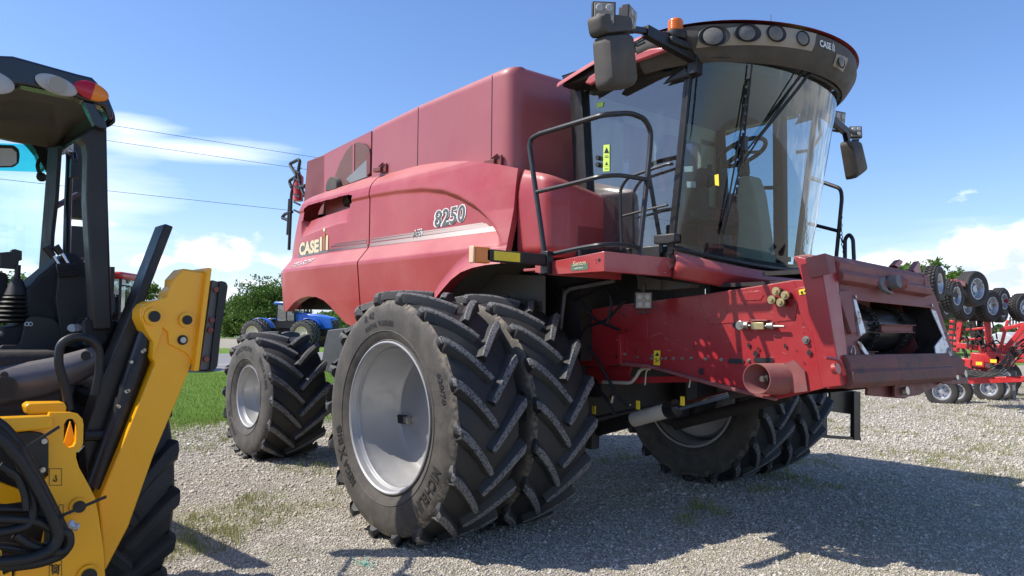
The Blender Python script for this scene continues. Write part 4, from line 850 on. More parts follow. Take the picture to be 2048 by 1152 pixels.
# raised plates, slots, flanges on the side
b = MB(); b.poly([D(*p) for p in [(1168, 622), (1243, 609), (1290, 618), (1296, 640), (1296, 680), (1245, 680), (1243, 728), (1200, 732), (1160, 728), (1152, 668)]], (0, -.010, 0)); b.poly([D(*p) for p in [(1242, 668), (1248, 668), (1250, 726), (1243, 728)]], (0, -.05, 0)); mk('pivot_plate', b, 'red_frame', feeder, bevel=.003)
b = MB(); b.poly([D(*p) for p in [(1395, 592), (1586, 562), (1600, 590), (1590, 640), (1545, 645), (1460, 646), (1420, 650)]], (0, -.005, 0)); b.poly([D(*p, -.006) for p in [(1478, 586), (1520, 581), (1528, 590), (1522, 600), (1482, 602), (1474, 594)]], (0, -.004, 0)); mk('doubler_plate', b, 'red_frame', feeder, bevel=.002)
b = MB(); b.poly([D(*p) for p in [(1594, 578), (1618, 572), (1660, 700), (1640, 690), (1616, 652), (1602, 620)]], (0, -.03, 0)); mk('corner_gusset', b, 'red_frame', feeder, bevel=.004)
b = MB(); b.poly([D(*p) for p in [(1247, 724), (1300, 729), (1455, 771), (1556, 796), (1556, 801), (1455, 778), (1310, 737), (1247, 731)]], (0, -.045, 0)); mk('lower_flange', b, 'red_worn', feeder, bevel=.003)
def hole(b, x, y, rx, rz, o=-.0065):
    p = D(x, y, 0); b.add([(p[0]+rx*math.cos(a), YFD+o, p[2]+rz*math.sin(a)) for a in [k*math.pi/10 for k in range(20)]], [tuple(range(20))])
b = MB()
for x, y, w in [(1473, 722, 32), (1528, 720, 40), (1478, 650, 26)]:
    p = [D(x-w/2, y-5), D(x+w/2, y-4), D(x+w/2, y+5), D(x-w/2, y+5)]; q = round_poly(p, .02); b.add([(v.x, YFD-.0065, v.z) for v in q], [tuple(range(len(q)))])
for h in [(1255, 661, .009, .013), (1240, 625, .008, .008), (1235, 713, .012, .012), (1188, 716, .008, .009), (1199, 718, .010, .012), (1404, 743, .022, .026), (1499, 690, .012, .02), (1513, 707, .020, .022), (1518, 697, .01, .012), (1572, 692, .01, .016), (1610, 610, .006, .006), (1608, 648, .006, .006), (1620, 705, .016, .02), (1480, 700, .005, .005), (1250, 630, .012, .008)]: hole(b, *h, o=-.0125)
rn = random.Random(21)
for _ in range(46):
    x_, y_ = rn.uniform(1175, 1610), rn.uniform(600, 770)
    if y_ > 622-.13*(x_-1165)*.6 and y_ < 722+.16*max(0, x_-1300)*.8 and not (1470 < x_ < 1600 and 635 < y_ < 670): hole(b, x_, y_, rn.choice([.004, .005, .007]), rn.choice([.004, .005, .007]), o=-.0128 if x_ < 1300 else -.0068)
mk('plate_slot', b, 'black_letter', feeder, smooth=0)
def bolt(b, x, y, r=.012, h=.02, mi=0, o=0): p = D(x, y, o); b.cyl((p[0], YFD+o, p[2]), (p[0], YFD+o-h, p[2]), r, n=8, mi=mi); b.cyl((p[0], YFD+o, p[2]), (p[0], YFD+o-h*.3, p[2]), r*1.6, n=12, mi=mi)
b = MB()
for x, y in [(1275, 714), (1303, 717), (1322, 717), (1331, 717), (1347, 717), (1365, 717), (1383, 717), (1412, 718), (1443, 719), (1498, 721), (1237, 680), (1250, 708), (1306, 711)]: bolt(b, x, y, .009, .016)
for x, y in [(1613, 680), (1500, 752)]: bolt(b, x, y, .017, .03)
mk('side_bolt', b, 'steel', feeder)
b = MB()
for x, y in [(1562, 583), (1580, 591), (1553, 600), (1571, 605)]:
    p = D(x, y); b.cyl((p[0], YFD-.0, p[2]), (p[0], YFD-.05, p[2]), .024, n=16, mi=0); b.cyl((p[0], YFD-.05, p[2]), (p[0], YFD-.07, p[2]), .030, n=16, mi=1); b.cyl((p[0], YFD-.07, p[2]), (p[0], YFD-.085, p[2]), .015, n=12, mi=1)
mk('hydraulic_coupler', b, ['dark_machinery', 'brass'], feeder)
b = MB(); p = D(1490, 651, -.04); q = D(1570, 653, -.04); b.cyl(p, q, .010, n=10); b.cyl(D(1482, 651, -.03), D(1498, 651, -.03), .030, n=20); b.cyl(D(1536, 652, -.03), D(1548, 652, -.03), .028, n=20); b.cyl(p, (p[0], YFD, p[2]), .02); b.box(D(1518, 652, -.035), (.10, .05, .05), None, 1); b.box(D(1520, 641, -.035), (.14, .05, .012), None, 2); b.cyl((D(1488, 651)[0], YFD-.06, D(1488, 651)[2]), (D(1488, 651)[0], YFD, D(1488, 651)[2]), .034, n=20)
mk('chain_tensioner', b, ['steel', 'brass', 'red_worn'], feeder, bevel=.003)
b = MB()
for _ in range(40):
    x_, y_ = rn.uniform(1300, 1640), rn.uniform(585, 775)
    if y_ > 592 and y_ < 722+.14*max(0, x_-1300): 
        a_ = rn.uniform(-.5, .9); L_ = rn.uniform(3, 11); w_ = rn.uniform(.25, .6); c_, s_ = math.cos(a_), math.sin(a_); b.add([D(x_, y_, -.0075), D(x_+L_*c_, y_+L_*s_, -.0075), D(x_+L_*c_-w_*s_, y_+L_*s_+w_*c_, -.0075), D(x_-w_*s_, y_+w_*c_, -.0075)], [(0, 1, 2, 3)])
for _ in range(26):
    x_, y_ = rn.uniform(1612, 1680), rn.uniform(540, 765); L_ = rn.uniform(3, 16); w_ = rn.uniform(.4, .9)
    if abs(x_-(1610+.31*(y_-515))) < 12: b.add([D(x_, y_, -.0365), D(x_+L_*.28, y_+L_, -.0365), D(x_+L_*.28+w_, y_+L_, -.0365), D(x_+w_, y_, -.0365)], [(0, 1, 2, 3)])
mk('paint_scratch', b, 'pale_scratch', feeder, smooth=0)
# round drive-shaft guard
pc = D(1538, 756); b = MB(); K = 40; cx, cz = pc[0], pc[2]; r = .108
def gring(rr, y, sx=0): return [(cx+sx+rr*math.cos(2*math.pi*i/K), y, cz+rr*math.sin(2*math.pi*i/K)) for i in range(K)]
rg = [gring(r, YFD, .10), gring(r, YFD-.16, .0), gring(r-.006, YFD-.16, .0), gring(r-.006, YFD, .10)]
b.add([v for q in rg for v in q], [(k*K+i, k*K+(i+1) % K, (k+1)*K+(i+1) % K, (k+1)*K+i) for k in range(3) for i in range(K)]); 0
b.poly([D(*p) for p in [(1570, 728), (1590, 720), (1612, 742), (1618, 782), (1590, 786)]], (0, -.02, 0)); gd = mk('shaft_guard', b, 'red_worn', feeder)
b = MB(); b.cyl((cx+.08, YFD, cz), (cx+.03, YFD-.10, cz), .035, n=16); b.cyl((cx+.03, YFD-.10, cz), (cx+.02, YFD-.13, cz), .02, n=12, mi=1); b.box((cx+.10, YFD-.03, cz-.03), (.10, .02, .10), (0, .5, 0)); mk('drive_stub', b, ['dark_machinery', 'steel'], gd)
b = MB()
def stk(b, pts, mi): b.add([D(x, y, -.0135) for x, y in pts], [(0, 1, 2, 3)], mi)
stk(b, [(1308, 701), (1321, 701), (1320, 731), (1307, 730)], 0)
for y0 in (703,): b.add([D(1314.5, 704, -.016), D(1319, 712, -.016), D(1310, 712, -.016)], [(0, 1, 2)], 1)
b.add([D(1310, 724, -.016), D(1318, 719, -.016), D(1318, 721, -.016), D(1310, 726, -.016)], [(0, 1, 2, 3)], 1); b.add([D(1311, 716, -.016), D(1313, 716, -.016), D(1313, 721, -.016), D(1311, 721, -.016)], [(0, 1, 2, 3)], 1)
b.add([D(1597, 580, -.034), D(1614, 576, -.034), D(1616, 587, -.034), D(1599, 590, -.034)], [(0, 1, 2, 3)], 0); b.add([D(1601, 583, -.037), D(1605, 582, -.037), D(1606, 587, -.037), D(1602, 588, -.037)], [(0, 1, 2, 3)], 1); b.add([D(1608, 581, -.037), D(1613, 580, -.037), D(1613, 583, -.037), D(1608, 584, -.037)], [(0, 1, 2, 3)], 1)
mk('warning_sticker', b, ['sticker_yellow', 'black_letter'], feeder, smooth=0)
b = MB(); b.tube(round_path([D(x, y, .03) for x, y in [(1205, 764), (1262, 766), (1272, 755), (1282, 737), (1300, 737)]], .05), .014, 8); b.tube([D(1290, 770, .03), D(1292, 745, .03), D(1298, 736, .03)], .006, 6); b.tube([D(1378, 775, .03), D(1381, 758, .03)], .006, 6); mk('steel_pipe', b, 'beige_decal', feeder)
b = MB(); b.beam(D(1200, 762, .1), D(1400, 757, .1), .05, .05); b.tr([(1170, 736), (1262, 730), (1250, 770), (1200, 764), (1175, 748)], 1, YFD+.08, .03); mk('lower_cross_bar', b, 'red_frame', feeder)
# ---- header mounting frame, plane leaning back
PT = np.array((2.60, -.77, 2.13)); PBm = np.array((2.74, -.79, 1.30)); nv = np.cross(PT-PBm, np.array((0, 1, 0))); nv = nv/np.linalg.norm(nv); nv = nv if nv[0] > 0 else -nv
def H(x, y, o=0): return at_pl(x, y, PBm+nv*o, nv)
def hp(b, pts, o, th, mi=0): b.poly([H(x, y, o) for x, y in pts], tuple(-nv*th), mi)
frame = MB()
hp(frame, [(1674, 520), (1850, 552), (1862, 616), (1712, 600), (1731, 666), (1714, 681), (1739, 714), (1693, 716)], -.03, .012)
hp(frame, [(1850, 552), (1872, 594), (1920, 740), (1891, 716), (1873, 713), (1870, 692), (1885, 672), (1862, 616)], -.03, .012)
mount = mk('header_mount', frame, 'red_worn', comb, bevel=.003)
b = MB(); hp(b, [(1707, 598), (1713, 600), (1732, 665), (1722, 672)], -.01, .02); hp(b, [(1862, 618), (1872, 622), (1893, 680), (1905, 714), (1873, 714), (1870, 692), (1886, 672)], -.022, .01); hp(b, [(1714, 681), (1722, 684), (1742, 713), (1736, 718)], -.01, .012); mk('opening_edge_plate', b, 'galvanised', mount, bevel=.002)
b = MB(); hp(b, [(1675, 582), (1702, 580), (1713, 664), (1704, 668)], .0, .03); mk('wear_strip', b, 'red_worn', mount, bevel=.004)
# top beam (folded profile) and bottom roll beam
def ybeam(b, p0, p1, prof, mi=0):
    p0, p1 = Vector(p0), Vector(p1); zax = Vector(np.cross(nv, (0, 1, 0))); zax = zax if zax.z > 0 else -zax; N_ = Vector(nv)
    A_ = [p0+N_*a+zax*c for a, c in prof]; b.poly(A_, tuple(p1-p0), mi)
b = MB(); ybeam(b, H(1674, 540), H(1852, 572), [(-.03, -.085), (.03, -.075), (.045, -.03), (.02, .0), (.03, .05), (.0, .10), (-.06, .095), (-.10, .06), (-.10, -.07)]); mk('top_beam', b, 'red_worn', mount, bevel=.006)
b = MB(); ybeam(b, H(1691, 741), H(1897, 732), [(-.08, -.10), (.0, -.12), (.045, -.09), (.05, -.02), (.035, .0), (.04, .04), (.02, .10), (-.04, .105), (-.10, .07)]); ybeam(b, H(1891, 735), H(1921, 735), [(-.08, -.05), (.02, -.06), (.04, .0), (.02, .09), (-.04, .10)]); mk('bottom_beam', b, 'red_grime', mount, bevel=.006)
b = MB(); hp(b, [(1650, 506), (1668, 512), (1673, 545), (1660, 548)], .06, .14); hp(b, [(1848, 548), (1858, 552), (1866, 590), (1852, 580)], .03, .10); mk('beam_end_bracket', b, 'red_worn', mount, bevel=.004)
# side channel between the feeder side and the mount
b = MB(); tl, tr_, br_, bl = H(1606, 515, -.18), H(1656, 512, .02), H(1690, 770, .02), H(1655, 775, -.16)
b.poly([H(1640, 520, .0), H(1672, 520, .0), H(1696, 716, .0), H(1699, 766, .0), H(1684, 772, .0)], tuple(-nv*.14)); b.poly([D(1592, 512, -.02), D(1606, 515, -.02), D(1640, 524, -.02), D(1668, 640, -.02), D(1690, 745, -.02), D(1697, 775, -.02), D(1655, 778, -.02), D(1640, 700, -.02), D(1618, 600, -.02)], (0, -.015, 0)); mk('side_channel', b, 'red_frame', mount, bevel=.006)
b = MB(); b.poly([D(1584, 513, .0), D(1612, 508, .0), D(1650, 520, .0), D(1655, 535, .0), D(1612, 540, .0), D(1595, 530, .0)], (0, .25, 0)); mk('upper_hook', b, 'red_worn', mount, bevel=.01)
b = MB(); c = H(1779, 566, .03); b.cyl(c, Vector(c)+Vector(nv)*.07, .05, n=20, mi=1); b.cyl(Vector(c)+Vector(nv)*.0, Vector(c)+Vector(nv)*.05+Vector((0, .12, 0)), .055, .05, n=20); b.poly([H(x, y, .05) for x, y in [(1762, 555), (1772, 553), (1770, 568), (1778, 580), (1790, 584), (1784, 588), (1768, 580), (1760, 566)]], tuple(-nv*.03), 1); mk('latch_hook', b, ['red_worn', 'grey_cast'], mount, bevel=.006)
for pts in ([(1789, 530), (1800, 518), (1807, 523), (1798, 536)], [(1826, 540), (1838, 521), (1843, 545), (1832, 546)]):
    b = MB(); hp(b, pts, -.1, .05); mk('upright_tab', b, 'red_frame', mount, bevel=.003)
b = MB()
for x, y in [(1685, 603), (1703, 658), (1709, 594), (1712, 560), (1843, 584), (1862, 611), (1893, 668), (1688, 560)]: p = Vector(H(x, y, -.02)); b.cyl(p, p+Vector(nv)*.012, .011, n=8)
for x, y in [(1706, 704), (1900, 705)]: p = Vector(H(x, y, -.02)); b.tube([p+Vector((0, math.cos(w)*.025, math.sin(w)*.04)) for w in [k*math.pi/6 for k in range(12)]], .006, 5, closed=True)
mk('mount_bolt', b, 'steel', mount)
b = MB(); hp(b, [(1897, 740), (1932, 738), (1938, 768), (1890, 768), (1870, 758)], -.06, .02); hp(b, [(1735, 770), (1845, 762), (1890, 758), (1870, 775), (1838, 790), (1800, 796), (1735, 790)], -.10, .02); hp(b, [(1790, 764), (1840, 764), (1812, 797), (1790, 794)], -.05, .02); mk('lower_skirt', b, 'red_dull', mount, bevel=.003)
b = MB()
for x, y in [(1807, 782), (1907, 753), (1924, 748)]: p = Vector(H(x, y, -.04)); b.cyl(p, p+Vector(nv)*.03, .030, n=16)
p = Vector(H(1667, 738, .03)); b.cyl(p, p+Vector(nv)*.03, .035, n=18, mi=1); b.tube(round_path([H(1650, 715, .05), H(1680, 720, .05), H(1690, 750, .05)], .05), .012, 6, 1); mk('pivot_pin', b, ['steel', 'red_frame'], mount)
# conveyor drum and slats inside the mouth
b = MB(); zc = H(1795, 660)[2]; xc = 2.34; b.cyl((xc, -.70, zc), (xc, .95, zc), .165, n=36); drum = mk('conveyor_drum', b, 'drum_steel', feeder)
b = MB()
for y in (-.42, .10, .62):
    for i in range(28):
        a = 2*math.pi*i/28; c = Vector((xc+.19*math.cos(a), y, zc+.19*math.sin(a))); t = Vector((-math.sin(a), 0, math.cos(a)))
        for s in (-.028, .028): b.beam(c-t*.017+Vector((0, s, 0)), c+t*.017+Vector((0, s, 0)), .008, .026)
        b.cyl(c+Vector((0, -.035, 0)), c+Vector((0, .035, 0)), .010, n=6)
mk('conveyor_chain', b, 'dark_machinery', drum)
b = MB()
for (ya_, yb_, dx, dz) in [(-.70, -.15, .20, .03), (.13, .68, .20, .01), (-.42, .10, .16, -.19), (-.15, .5, -.05, .2)]: b.box2((xc+dx-.012, ya_, zc+dz-.03), (xc+dx+.012, yb_, zc+dz+.03)); b.box2((xc+dx, ya_, zc+dz+.025), (xc+dx+.04, yb_, zc+dz+.032)); b.box2((xc+dx, ya_, zc+dz-.032), (xc+dx+.03, yb_, zc+dz-.025))
mk('conveyor_slat', b, 'red_worn', drum, bevel=.002)
b = MB(); b.box2((1.6, -.72, 1.42), (2.5, .8, 1.45)); b.box2((1.7, -.72, 1.95), (2.45, .8, 1.98)); b.box2((1.6, -.72, 1.42), (1.64, .8, 1.98)); b.box2((2.1, -.74, 2.02), (2.55, .98, 2.05)); b.box2((1.64, .95, 1.4), (2.50, .98, 2.04)); b.box2((2.0, -.74, 1.36), (2.58, .98, 1.38)); b.add([(2.3, .97, 2.04), H(1860, 614, -.035), H(1884, 672, -.035), H(1870, 692, -.035), H(1873, 714, -.035), (2.3, .97, 1.38)], [(0, 1, 2, 3, 4, 5)]); mk('feeder_throat', b, 'dark_machinery', feeder)
# lift cylinder
b = MB(); p0, p1, p2 = at(1160, 868, 1, -.55), at(1322, 822, 1, -.55), at(1348, 817, 1, -.55); p3 = at(1463, 786, 1, -.55); d = (Vector(p2)-Vector(p0)).normalized()
b.cyl(p0, p2, .062, n=28); b.cyl(Vector(p2), Vector(p2)+d*.03, .07, n=28); lift = mk('lift_cylinder', b, 'black_paint', feeder)
b = MB(); q0, q1 = Vector(p0)+(Vector(p2)-Vector(p0))*.60, Vector(p0)+(Vector(p2)-Vector(p0))*.93; b.cyl(q0, q1, .0635, n=28, cap=False); mk('cylinder_label', b, 'beige_decal', lift)
b = MB(); b.cyl(p2, p3, .030, n=24); mk('cylinder_rod', b, 'chrome', lift)
b = MB(); b.cyl(p3, at(1540, 770, 1, -.55), .045, n=16); b.cyl(at(1350, 850, 1, .1), at(1580, 790, 1, .1), .05, n=14); b.tube([at(x, y, 1, -.58) for x, y in [(1190, 835), (1300, 812), (1325, 803)]], .012, 6); b.box(at(1178, 862, 1, -.6), (.16, .1, .3)); mk('cylinder_clevis', b, 'dark_machinery', lift)
b = MB(); p = at(1222, 805, 1, -.7); b.cyl(p, (p[0]+.02, p[1], p[2]+.07), .018, mi=0); b.cyl((p[0], p[1], p[2]+.05), (p[0]+.06, p[1], p[2]+.08), .014)
for q in [(1188, 820), (1276, 810), (1365, 802)]: p = at(*q, 1, -.72); b.box(p, (.035, .01, .07), None, 1)
mk('hydraulic_fitting', b, ['steel', 'sticker_yellow'], comb)
# ------------------------------------------------------------------ ground, road, sky-side things
def nodes_mat(name):
    m = bpy.data.materials.new(name); m.use_nodes = True; MATS[name] = m
    N = m.node_tree.nodes; L = m.node_tree.links; b = N['Principled BSDF']; b.inputs['Specular IOR Level'].default_value = .2
    tc = N.new('ShaderNodeTexCoord')
    class K: pass
    k = K(); k.N, k.L, k.b, k.co = N, L, b, tc.outputs['Object']
    def noise(s, d=5, r=.6, off=(0, 0, 0), sc=(1, 1, 1)):
        mp = N.new('ShaderNodeMapping'); mp.inputs['Location'].default_value = off; mp.inputs['Scale'].default_value = sc; L.new(k.co, mp.inputs[0])
        n = N.new('ShaderNodeTexNoise'); n.inputs['Scale'].default_value = s; n.inputs['Detail'].default_value = d; n.inputs['Roughness'].default_value = r; L.new(mp.outputs[0], n.inputs['Vector']); return n.outputs[0]
    def vor(s, out='Distance', rnd=1):
        n = N.new('ShaderNodeTexVoronoi'); n.inputs['Scale'].default_value = s; n.inputs['Randomness'].default_value = rnd; L.new(k.co, n.inputs['Vector']); return n.outputs[out]
    def mr(src, a, c, x=0., y=1.):
        n = N.new('ShaderNodeMapRange'); L.new(src, n.inputs[0])
        for i, v in zip((1, 2, 3, 4), (a, c, x, y)): n.inputs[i].default_value = v
        return n.outputs[0]
    def mix(f, a, c, mode='MIX'):
        n = N.new('ShaderNodeMix'); n.data_type = 'RGBA'; n.blend_type = mode
        if isinstance(f, float): n.inputs[0].default_value = f
        else: L.new(f, n.inputs[0])
        for i, v in ((6, a), (7, c)):
            if isinstance(v, tuple): n.inputs[i].default_value = (*v, 1)
            else: L.new(v, n.inputs[i])
        return n.outputs[2]
    def mul(a, c, op='MULTIPLY'):
        n = N.new('ShaderNodeMath'); n.operation = op; n.use_clamp = op != 'SUBTRACT'
        for i, v in enumerate((a, c)):
            if isinstance(v, float): n.inputs[i].default_value = v
            else: L.new(v, n.inputs[i])
        return n.outputs[0]
    def bump(h, s, d): n = N.new('ShaderNodeBump'); n.inputs['Strength'].default_value = s; n.inputs['Distance'].default_value = d; L.new(h, n.inputs['Height']); L.new(n.outputs[0], b.inputs['Normal'])
    k.noise, k.vor, k.mr, k.mix, k.mul, k.bump = noise, vor, mr, mix, mul, bump; return k
k = nodes_mat('gravel')
sx = k.N.new('ShaderNodeSeparateColor'); k.L.new(k.vor(62, 'Color'), sx.inputs[0]); cell = sx.outputs[0]
c = k.mix(cell, (.38, .34, .275), (.58, .525, .43)); c = k.mix(k.mr(k.vor(62), .3, .7), c, (.27, .235, .19))
sx2 = k.N.new('ShaderNodeSeparateColor'); k.L.new(k.vor(19, 'Color'), sx2.inputs[0]); c = k.mix(k.mr(sx2.outputs[1], .82, .86), c, (.64, .59, .50))
c = k.mix(k.mr(k.noise(.7, 8, .7), .45, .65, 0, .55), c, (.42, .36, .26))
c = k.mix(k.mr(k.noise(.45, 9, .75, (5, 3, 0)), .50, .62, 0, .6), c, (.34, .31, .14))
c = k.mix(k.mr(k.noise(1.6, 8, .7, (9, 1, 0)), .55, .64, 0, .5), c, (.20, .24, .08))
k.L.new(c, k.b.inputs['Base Color']); k.b.inputs['Roughness'].default_value = .95
k.bump(k.mul(k.mul(k.vor(62), 1.0), k.mul(k.noise(120, 3), .4), 'ADD'), 1.0, .02)
k = nodes_mat('lawn'); c = k.mix(k.noise(1.2, 8, .7), (.10, .20, .025), (.19, .30, .05)); c = k.mix(k.mr(k.noise(5, 8, .75), .5, .7, 0, .6), c, (.24, .31, .08)); k.L.new(c, k.b.inputs['Base Color']); k.b.inputs['Roughness'].default_value = 1; k.bump(k.noise(30, 6, .8), 1, .06)
k = nodes_mat('far_field'); c = k.mix(k.noise(.02, 4, .6), (.08, .15, .03), (.14, .19, .06)); k.L.new(c, k.b.inputs['Base Color']); k.b.inputs['Roughness'].default_value = 1
k = nodes_mat('asphalt'); c = k.mix(k.noise(60, 5, .8), (.20, .195, .185), (.30, .29, .275)); c = k.mix(k.mr(k.noise(.15, 5, .6, (0, 0, 0), (6, .3, 1)), .4, .7, 0, .4), c, (.17, .165, .16)); k.L.new(c, k.b.inputs['Base Color']); k.b.inputs['Roughness'].default_value = .9
k = nodes_mat('road_paint'); k.b.inputs['Base Color'].default_value = (.7, .7, .68, 1)
k = nodes_mat('stones')
gi = k.N.new('ShaderNodeNewGeometry'); rp_ = gi.outputs['Random Per Island']; c = k.mix(rp_, (.32, .285, .23), (.70, .64, .535)); c = k.mix(k.mr(k.noise(90, 4), .4, .7, 0, .5), c, (.42, .37, .30)); k.L.new(c, k.b.inputs['Base Color']); k.b.inputs['Roughness'].default_value = .9
def leafmat(name, c0, c1, tr=.25):
    k = nodes_mat(name); gi = k.N.new('ShaderNodeNewGeometry'); c = k.mix(gi.outputs['Random Per Island'], c0, c1); k.L.new(c, k.b.inputs['Base Color']); k.b.inputs['Roughness'].default_value = .6
    t = k.N.new('ShaderNodeBsdfTranslucent'); k.L.new(c, t.inputs[0]); m = k.N.new('ShaderNodeMixShader'); m.inputs[0].default_value = tr; k.L.new(k.b.outputs[0], m.inputs[1]); k.L.new(t.outputs[0], m.inputs[2])
    o = [n for n in k.N if n.type == 'OUTPUT_MATERIAL'][0]; k.L.new(m.outputs[0], o.inputs[0])
leafmat('blade_green', (.11, .22, .02), (.27, .36, .07), .4); leafmat('blade_dry', (.14, .20, .04), (.42, .38, .16)); leafmat('leaf', (.045, .10, .016), (.13, .22, .045), .35); leafmat('leaf_light', (.08, .15, .025), (.18, .28, .06), .35)
def sheet(name, pts, z, m, sub=1):
    b = MB(); b.add([(x, y, z) for x, y in pts], [tuple(range(len(pts)))]); o = mk(name, b, m, None, smooth=0); o['kind'] = 'structure'; return o
sheet('ground', [(-1200, -900), (400, -900), (400, 1500), (-1200, 1500)], 0, 'gravel')
rng = np.random.default_rng(5)
def wavy(x, y0, y1, amp, n=160, seed=0):
    r = np.random.default_rng(seed); ys = np.linspace(y0, y1, n); w = np.cumsum(r.normal(0, 1, n)); w = w-np.linspace(w[0], w[-1], n); w = w/np.abs(w).max()*amp
    return [(x+a, y) for a, y in zip(w, ys)]
sheet('lawn', wavy(-7.6, -40, 120, .5, 400, 3)+[(-21.8, 120), (-21.8, -40)], .004, 'lawn')
sheet('road', [(-22, -900), (-22, 1200), (-37.5, 1200), (-37.5, -900)], .008, 'asphalt')
sheet('road_marking', [(-26.2, -900), (-26.2, 1200), (-26.4, 1200), (-26.4, -900)], .012, 'road_paint')
sheet('road_marking', [(-36.6, -900), (-36.6, 1200), (-36.8, 1200), (-36.8, -900)], .012, 'road_paint')
sheet('grass_verge', [(-37.6, -900), (-37.6, 1200), (-47, 1200), (-47, -900)], .004, 'lawn')
sheet('field', [(-82, -900), (-82, 1400), (-1190, 1400), (-1190, -900)], .004, 'far_field')
def np_mesh(name, V, F, m, parent=None, smooth=False):
    me = bpy.data.meshes.new(name); nv, nf = len(V), len(F); k_ = F.shape[1]
    me.vertices.add(nv); me.vertices.foreach_set('co', V.astype(np.float32).ravel()); me.loops.add(nf*k_); me.loops.foreach_set('vertex_index', F.astype(np.int32).ravel())
    me.polygons.add(nf); me.polygons.foreach_set('loop_start', np.arange(nf, dtype=np.int32)*k_); me.polygons.foreach_set('loop_total', np.full(nf, k_, np.int32)); me.update(calc_edges=True); me.validate()
    me.materials.append(MATS[m]); o = bpy.data.objects.new(name, me); COL.objects.link(o)
    if parent: o.parent = parent
    return o
# loose stones: irregular octahedra
oct_v = np.array([(1, 0, 0), (0, 1, 0), (-1, 0, 0), (0, -1, 0), (0, 0, .8), (0, 0, -.5)], float); oct_f = np.array([(0, 1, 4), (1, 2, 4), (2, 3, 4), (3, 0, 4), (1, 0, 5), (2, 1, 5), (3, 2, 5), (0, 3, 5)])
def in_view(P, m=60):
    v = P-CAM; z = v@_d; x = 1024+F_PX*(v@_r)/z; y = 576-F_PX*(v@_u)/z; return (z > .3) & (x > 300-m) & (x < 2048+m*3) & (y < 1152+m*2)
n = 480000; rr_d = 2.6*np.exp(rng.uniform(0, np.log(9), n)); ang = rng.uniform(R(-34), R(38), n)   # ring around the standpoint
base = math.atan2(_d[1], _d[0]); P = np.stack([CAM[0]+rr_d*np.cos(base-ang), CAM[1]+rr_d*np.sin(base-ang), np.zeros(n)], 1)
P = P[in_view(P)]
P = P[P[:, 0] > -7.5][:260000]; n = len(P); dist = np.linalg.norm(P-CAM, axis=1)
s = rng.lognormal(math.log(.0068), .45, n)*np.clip(dist/7, .9, 1.9); V = np.repeat(oct_v[None], n, 0)*(1+rng.uniform(-.35, .35, (n, 6, 3))); a = rng.uniform(0, 6.28, n); ca, sa = np.cos(a)[:, None], np.sin(a)[:, None]
V[:, :, 1] *= rng.uniform(.55, 1, n)[:, None]; X = V[:, :, 0]*ca-V[:, :, 1]*sa; Y = V[:, :, 0]*sa+V[:, :, 1]*ca; tilt = rng.uniform(-.5, .5, n)[:, None]; Z = V[:, :, 2]*rng.uniform(.5, 1, n)[:, None]+X*tilt*.5
V = np.stack([X, Y, Z], 2)*s[:, None, None]+P[:, None, :]+np.array((0, 0, .1))*s[:, None, None]
F = (oct_f[None]+6*np.arange(n)[:, None, None]).reshape(-1, 3)
o = np_mesh('gravel_stones', V.reshape(-1, 3), F, 'stones'); tag(o, 'loose pale crushed stone scattered over the lot', 'gravel'); o['kind'] = 'stuff'
def blades(name, P, h, w, m, label, cat, lean=.45):
    n = len(P); a = rng.uniform(0, 6.28, n); l = rng.uniform(0, lean, n)*h; d = np.stack([np.cos(a), np.sin(a), 0*a], 1); t = rng.uniform(0, 6.28, n); q = np.stack([np.cos(t), np.sin(t), 0*t], 1)*w[:, None]/2
    mid = P+np.array((0, 0, 1))*(h*.55)[:, None]+d*(l*.3)[:, None]; top = P+np.array((0, 0, 1))*h[:, None]+d*l[:, None]
    V = np.stack([P-q, P+q, mid-q*.7, mid+q*.7, top], 1).reshape(-1, 3); i = np.arange(n)[:, None]*5
    F = np.concatenate([i+np.array([0, 1, 3]), i+np.array([0, 3, 2]), i+np.array([2, 3, 4])], 0); o = np_mesh(name, V, F, m); tag(o, label, cat); o['kind'] = 'stuff'; return o
n = 70000; P = np.stack([-7.4-13.5*rng.uniform(0, 1, n)**1.6, rng.uniform(-6, 8, n), np.zeros(n)], 1); P[:, 0] += .4*np.sin(P[:, 1]*2)+.3*rng.normal(0, 1, n); P = P[in_view(P, 20)]
blades('lawn_grass', P, rng.uniform(.025, .075, len(P)), rng.uniform(.006, .014, len(P)), 'blade_green', 'fresh green mown grass along the road edge', 'grass')
# weeds growing through the gravel, in clumps
cl = []; 
for _ in range(20000):
    r_ = 2.8*math.exp(random.uniform(0, 2.35)); a_ = base-random.uniform(R(-32), R(37)); x_, y_ = CAM[0]+r_*math.cos(a_), CAM[1]+r_*math.sin(a_)
    nn = mnoise.noise(Vector((x_*.55, y_*.55, 0)))+.45*mnoise.noise(Vector((x_*2, y_*2, 3)))
    edge = max(0, (-3.5-x_)/4); far = max(0, (y_-4)/14)
    if -8.5 < x_ and nn > .17-edge*.6-far*.45+(.32 if (x_ > -1.2 and y_ < 3.2) else 0): cl.append((x_, y_))
cl = np.array(cl); k_ = 10; P = np.repeat(cl, k_, 0)+rng.normal(0, .035, (len(cl)*k_, 2)); P = np.concatenate([P, np.zeros((len(P), 1))], 1); P = P[in_view(P, 20)]
blades('gravel_weeds', P, rng.uniform(.02, .085, len(P)), rng.uniform(.003, .007, len(P)), 'blade_dry', 'thin green and straw coloured weeds sprouting through the gravel', 'weeds', .8)
k = nodes_mat('paint_spill'); c = k.mix(k.noise(40, 5, .7), (.05, .30, .22), (.30, .40, .33)); k.L.new(c, k.b.inputs['Base Color'])
pp = at(727, 1131, 2, 0); b = MB(); r_ = random.Random(2)
